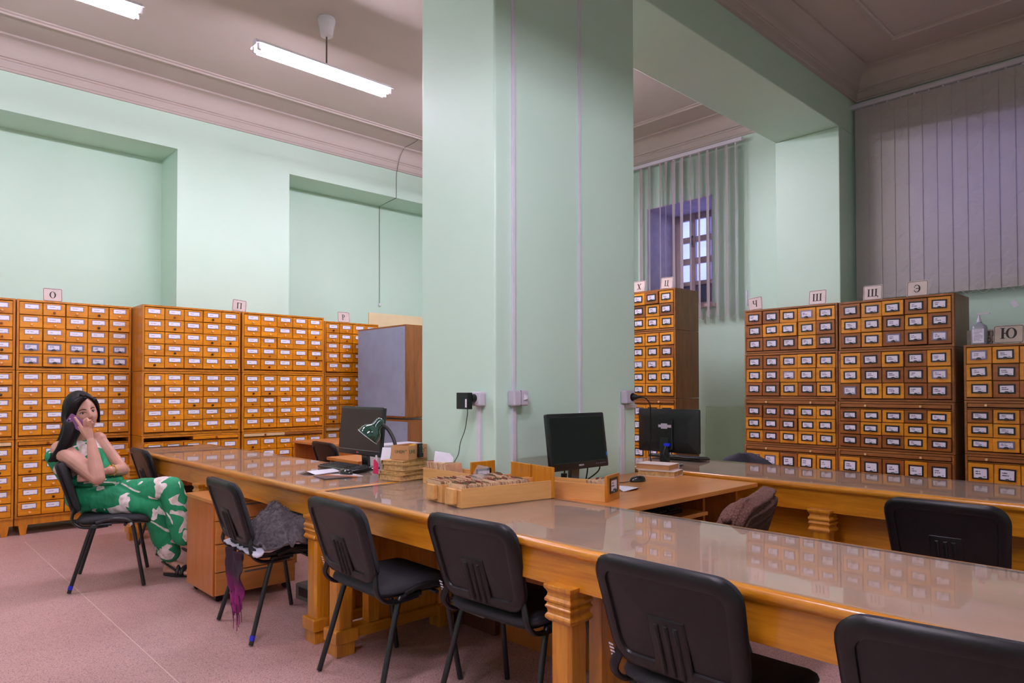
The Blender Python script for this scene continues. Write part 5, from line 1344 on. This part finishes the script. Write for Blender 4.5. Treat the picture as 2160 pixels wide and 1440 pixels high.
def lumpy(name, mat, parent, sx, sy, base, amp, fn, n=36, seed=0.0, kind=None):
    """closed draped heap over a footprint"""
    top = []; bot = []
    for i in range(n+1):
        for j in range(n+1):
            u, v = -1+2*i/n, -1+2*j/n
            top.append(fn(u, v))
    vs = top + [(x, y, min(z-.006, base) if False else z-.012) for x, y, z in top]
    N_ = (n+1)**2; fs = []
    for i in range(n):
        for j in range(n):
            a = i*(n+1)+j; fs.append((a, a+1, a+n+2, a+n+1)); fs.append((a+N_, a+n+1+N_, a+n+2+N_, a+1+N_))
    for i in range(n):
        for a, b_ in ((i, i+1), ((i+1)*(n+1)+n, i*(n+1)+n), (i*(n+1)+n, (i+1)*(n+1)+n)): pass
    edge = [j for j in range(n+1)] + [i*(n+1)+n for i in range(1, n+1)] + [n*(n+1)+j for j in range(n-1, -1, -1)] + [i*(n+1) for i in range(n-1, 0, -1)]
    for k in range(len(edge)):
        a, b_ = edge[k], edge[(k+1) % len(edge)]; fs.append((a, b_, b_+N_, a+N_))
    m = MB(); m.add(vs, fs); return m.build(name, mat, parent, smooth=180, kind=kind)
cx, cy_, ca_ = 1.715, 3.78, math.radians(-3.4)
t = thing('white_cloth', 'crumpled white cloth lying on a chair seat under the grey shawl', 'cloth', (cx, cy_, 0), ca_)
def fcloth(u, v):
    x, y = .02 + .225*u, -.02 + .25*v; z = .482 + .018*abs(mnoise.noise((x*14, y*14, 1.3))) + .02*max(0, abs(v)-.6)*abs(mnoise.noise((x*22, 3.1, y*9)))
    if v < -.74: z += (.055*max(0, mnoise.noise((u*2.6, 7.7, .4))+.25))*(abs(v)-.74)/.26
    if v < -.9: y -= .012
    if u < -.82: x -= .0; z -= .02
    return (x, y, z)
lumpy('cloth', 'white_cloth', t, 1, 1, 0, 0, fcloth)
t = thing('grey_shawl', 'fuzzy grey knitted shawl heaped on a chair seat', 'shawl', (cx, cy_, 0), ca_)
def fsh(u, v):
    r_ = math.sqrt(u*u + v*v)
    x, y = .065 + .225*u, -.045 + .265*v
    hgt = .165*max(0, 1-r_**2.4)**.6
    z = .505 + hgt + .055*mnoise.noise((x*8, y*8, 4.2)) - .045*max(0, 1-abs(mnoise.noise((x*6+3, y*6, 1.7)))*7) + .012*mnoise.noise((x*26, y*26, 2.0))
    if v < -.45 and u > .05:
        k = (-.45-v)/.55; z -= k*.155*min(1, (u-.05)*4); y -= .02*k
    if r_ > 1.0: z -= .02*(r_-1)
    return (x, y, max(z, .50 if not (v < -.4 and u > .05) else .38))
sh = lumpy('shawl_body', 'shawl_grey', t, 1, 1, 0, 0, fsh, 48)
fz = MB(); r_ = random.Random(5)
for k in range(5200):
    u, v = r_.uniform(-1, 1), r_.uniform(-1, 1); p = V(fsh(u, v)); d_ = V((r_.uniform(-1, 1), r_.uniform(-1, 1), r_.uniform(.0, 1.1))).normalized()*r_.uniform(.010, .024); s_ = d_.orthogonal().normalized()*.0007
    fz.add([p-s_, p+s_, p+d_*.6+V((0, 0, .002)), p+d_], [(0, 1, 2), (1, 3, 2)])
fz.build('shawl_fuzz', 'shawl_grey', t, kind='stuff')
t = thing('scarf', 'dark magenta fringed scarf hanging off the chair with the shawl', 'scarf', (cx, cy_, 0), ca_)
def fsc(u, v):      # u across, v down
    s_ = (v+1)/2
    w_ = .135*(1 - .40*s_) if s_ < .7 else .135*(.72 - (s_-.7)*1.7)
    x = -.235 + .012*math.sin(u*7 + 2*s_) + .02*mnoise.noise((u*3, v*3, .5)); y = -.05 + w_*u - .03*s_
    z = .475 - .335*s_ - .02*abs(u)*(1-s_)
    return (x, y, z)
lumpy('scarf_cloth', 'scarf_magenta', t, 1, 1, 0, 0, fsc, 30)
fr = MB()
for k in range(16):
    p = V(fsc(r_.uniform(-1, 1), r_.uniform(.35, 1))); q_ = p + V((r_.uniform(-.01, .01), -.02 + r_.uniform(-.02, .0), -r_.uniform(.06, .14))); q_.z = max(q_.z, .01)
    fr.tube([p, p.lerp(q_, .5) + V((.004, .003, 0)), q_], .0022, 5)
fr.build('fringe', 'scarf_magenta', t, kind='stuff')
# knit cover on the chair at the beech desk
kc = chair('black visitor chair under a brown knit throw at the beech desk', 2.80, 1.755, 103)
t = thing('knit_throw', 'chunky brown knit throw draped over a chair back', 'throw', (2.80, 1.755, 0), math.radians(103))
rs = []; n = 44
a17 = math.radians(17.5)
for i in range(n+1):
    u = -1 + 2*i/n; y = .285*u; cor = max(0, abs(u)-.72)/.28
    sec = []
    path = []
    for k in range(40): path.append((-.045 + .0, .56 + .255*k/39))                 # outer side going up
    for k in range(1, 16): a = PI - PI*k/16; path.append((.008 + .052*math.cos(a), .815 + .055*math.sin(a)))
    for k in range(36): path.append((.060, .815 - .24*k/35))
    bow = .34*y*y
    for (w, z) in path:
        zz_ = z - .095*cor**2*((z-.5)/.35); rib = .011*math.sin(z*2*PI/.040 + y*9)*(1 if w < .03 else .6) + .006*mnoise.noise((y*30, z*30, w*30))
        v = zz_ - .492
        x = -.198 - math.tan(a17)*v + w + bow + (-rib if w < 0 else rib if w > .05 else 0)
        sec.append((x, y*(1-.06*(1-(v/.36))), zz_ + (rib*.8 if 0 <= w <= .05 else 0)))
    rs.append(sec)
m = MB(); m.rings(rs, False, False, False); o = m.build('throw_cloth', 'brown_knit', t, smooth=180); o.modifiers.new('thick', 'SOLIDIFY').thickness = .016
pm = MB()
for i in range(13):
    y = -.285 + .57*i/12; ball(pm, (-.285 - .0*abs(y) + .34*y*y + .012, y, .552), (.015, .018, .018))
for s_ in (-1, 1):
    for k in range(6):
        z = .57 + .045*k; ball(pm, (-.198 - math.tan(a17)*(z-.492) + .02 + .34*.285**2, s_*.292, z), (.02, .016, .018))
pm.build('edge_bobbles', 'brown_knit', t, smooth=180, kind='stuff')
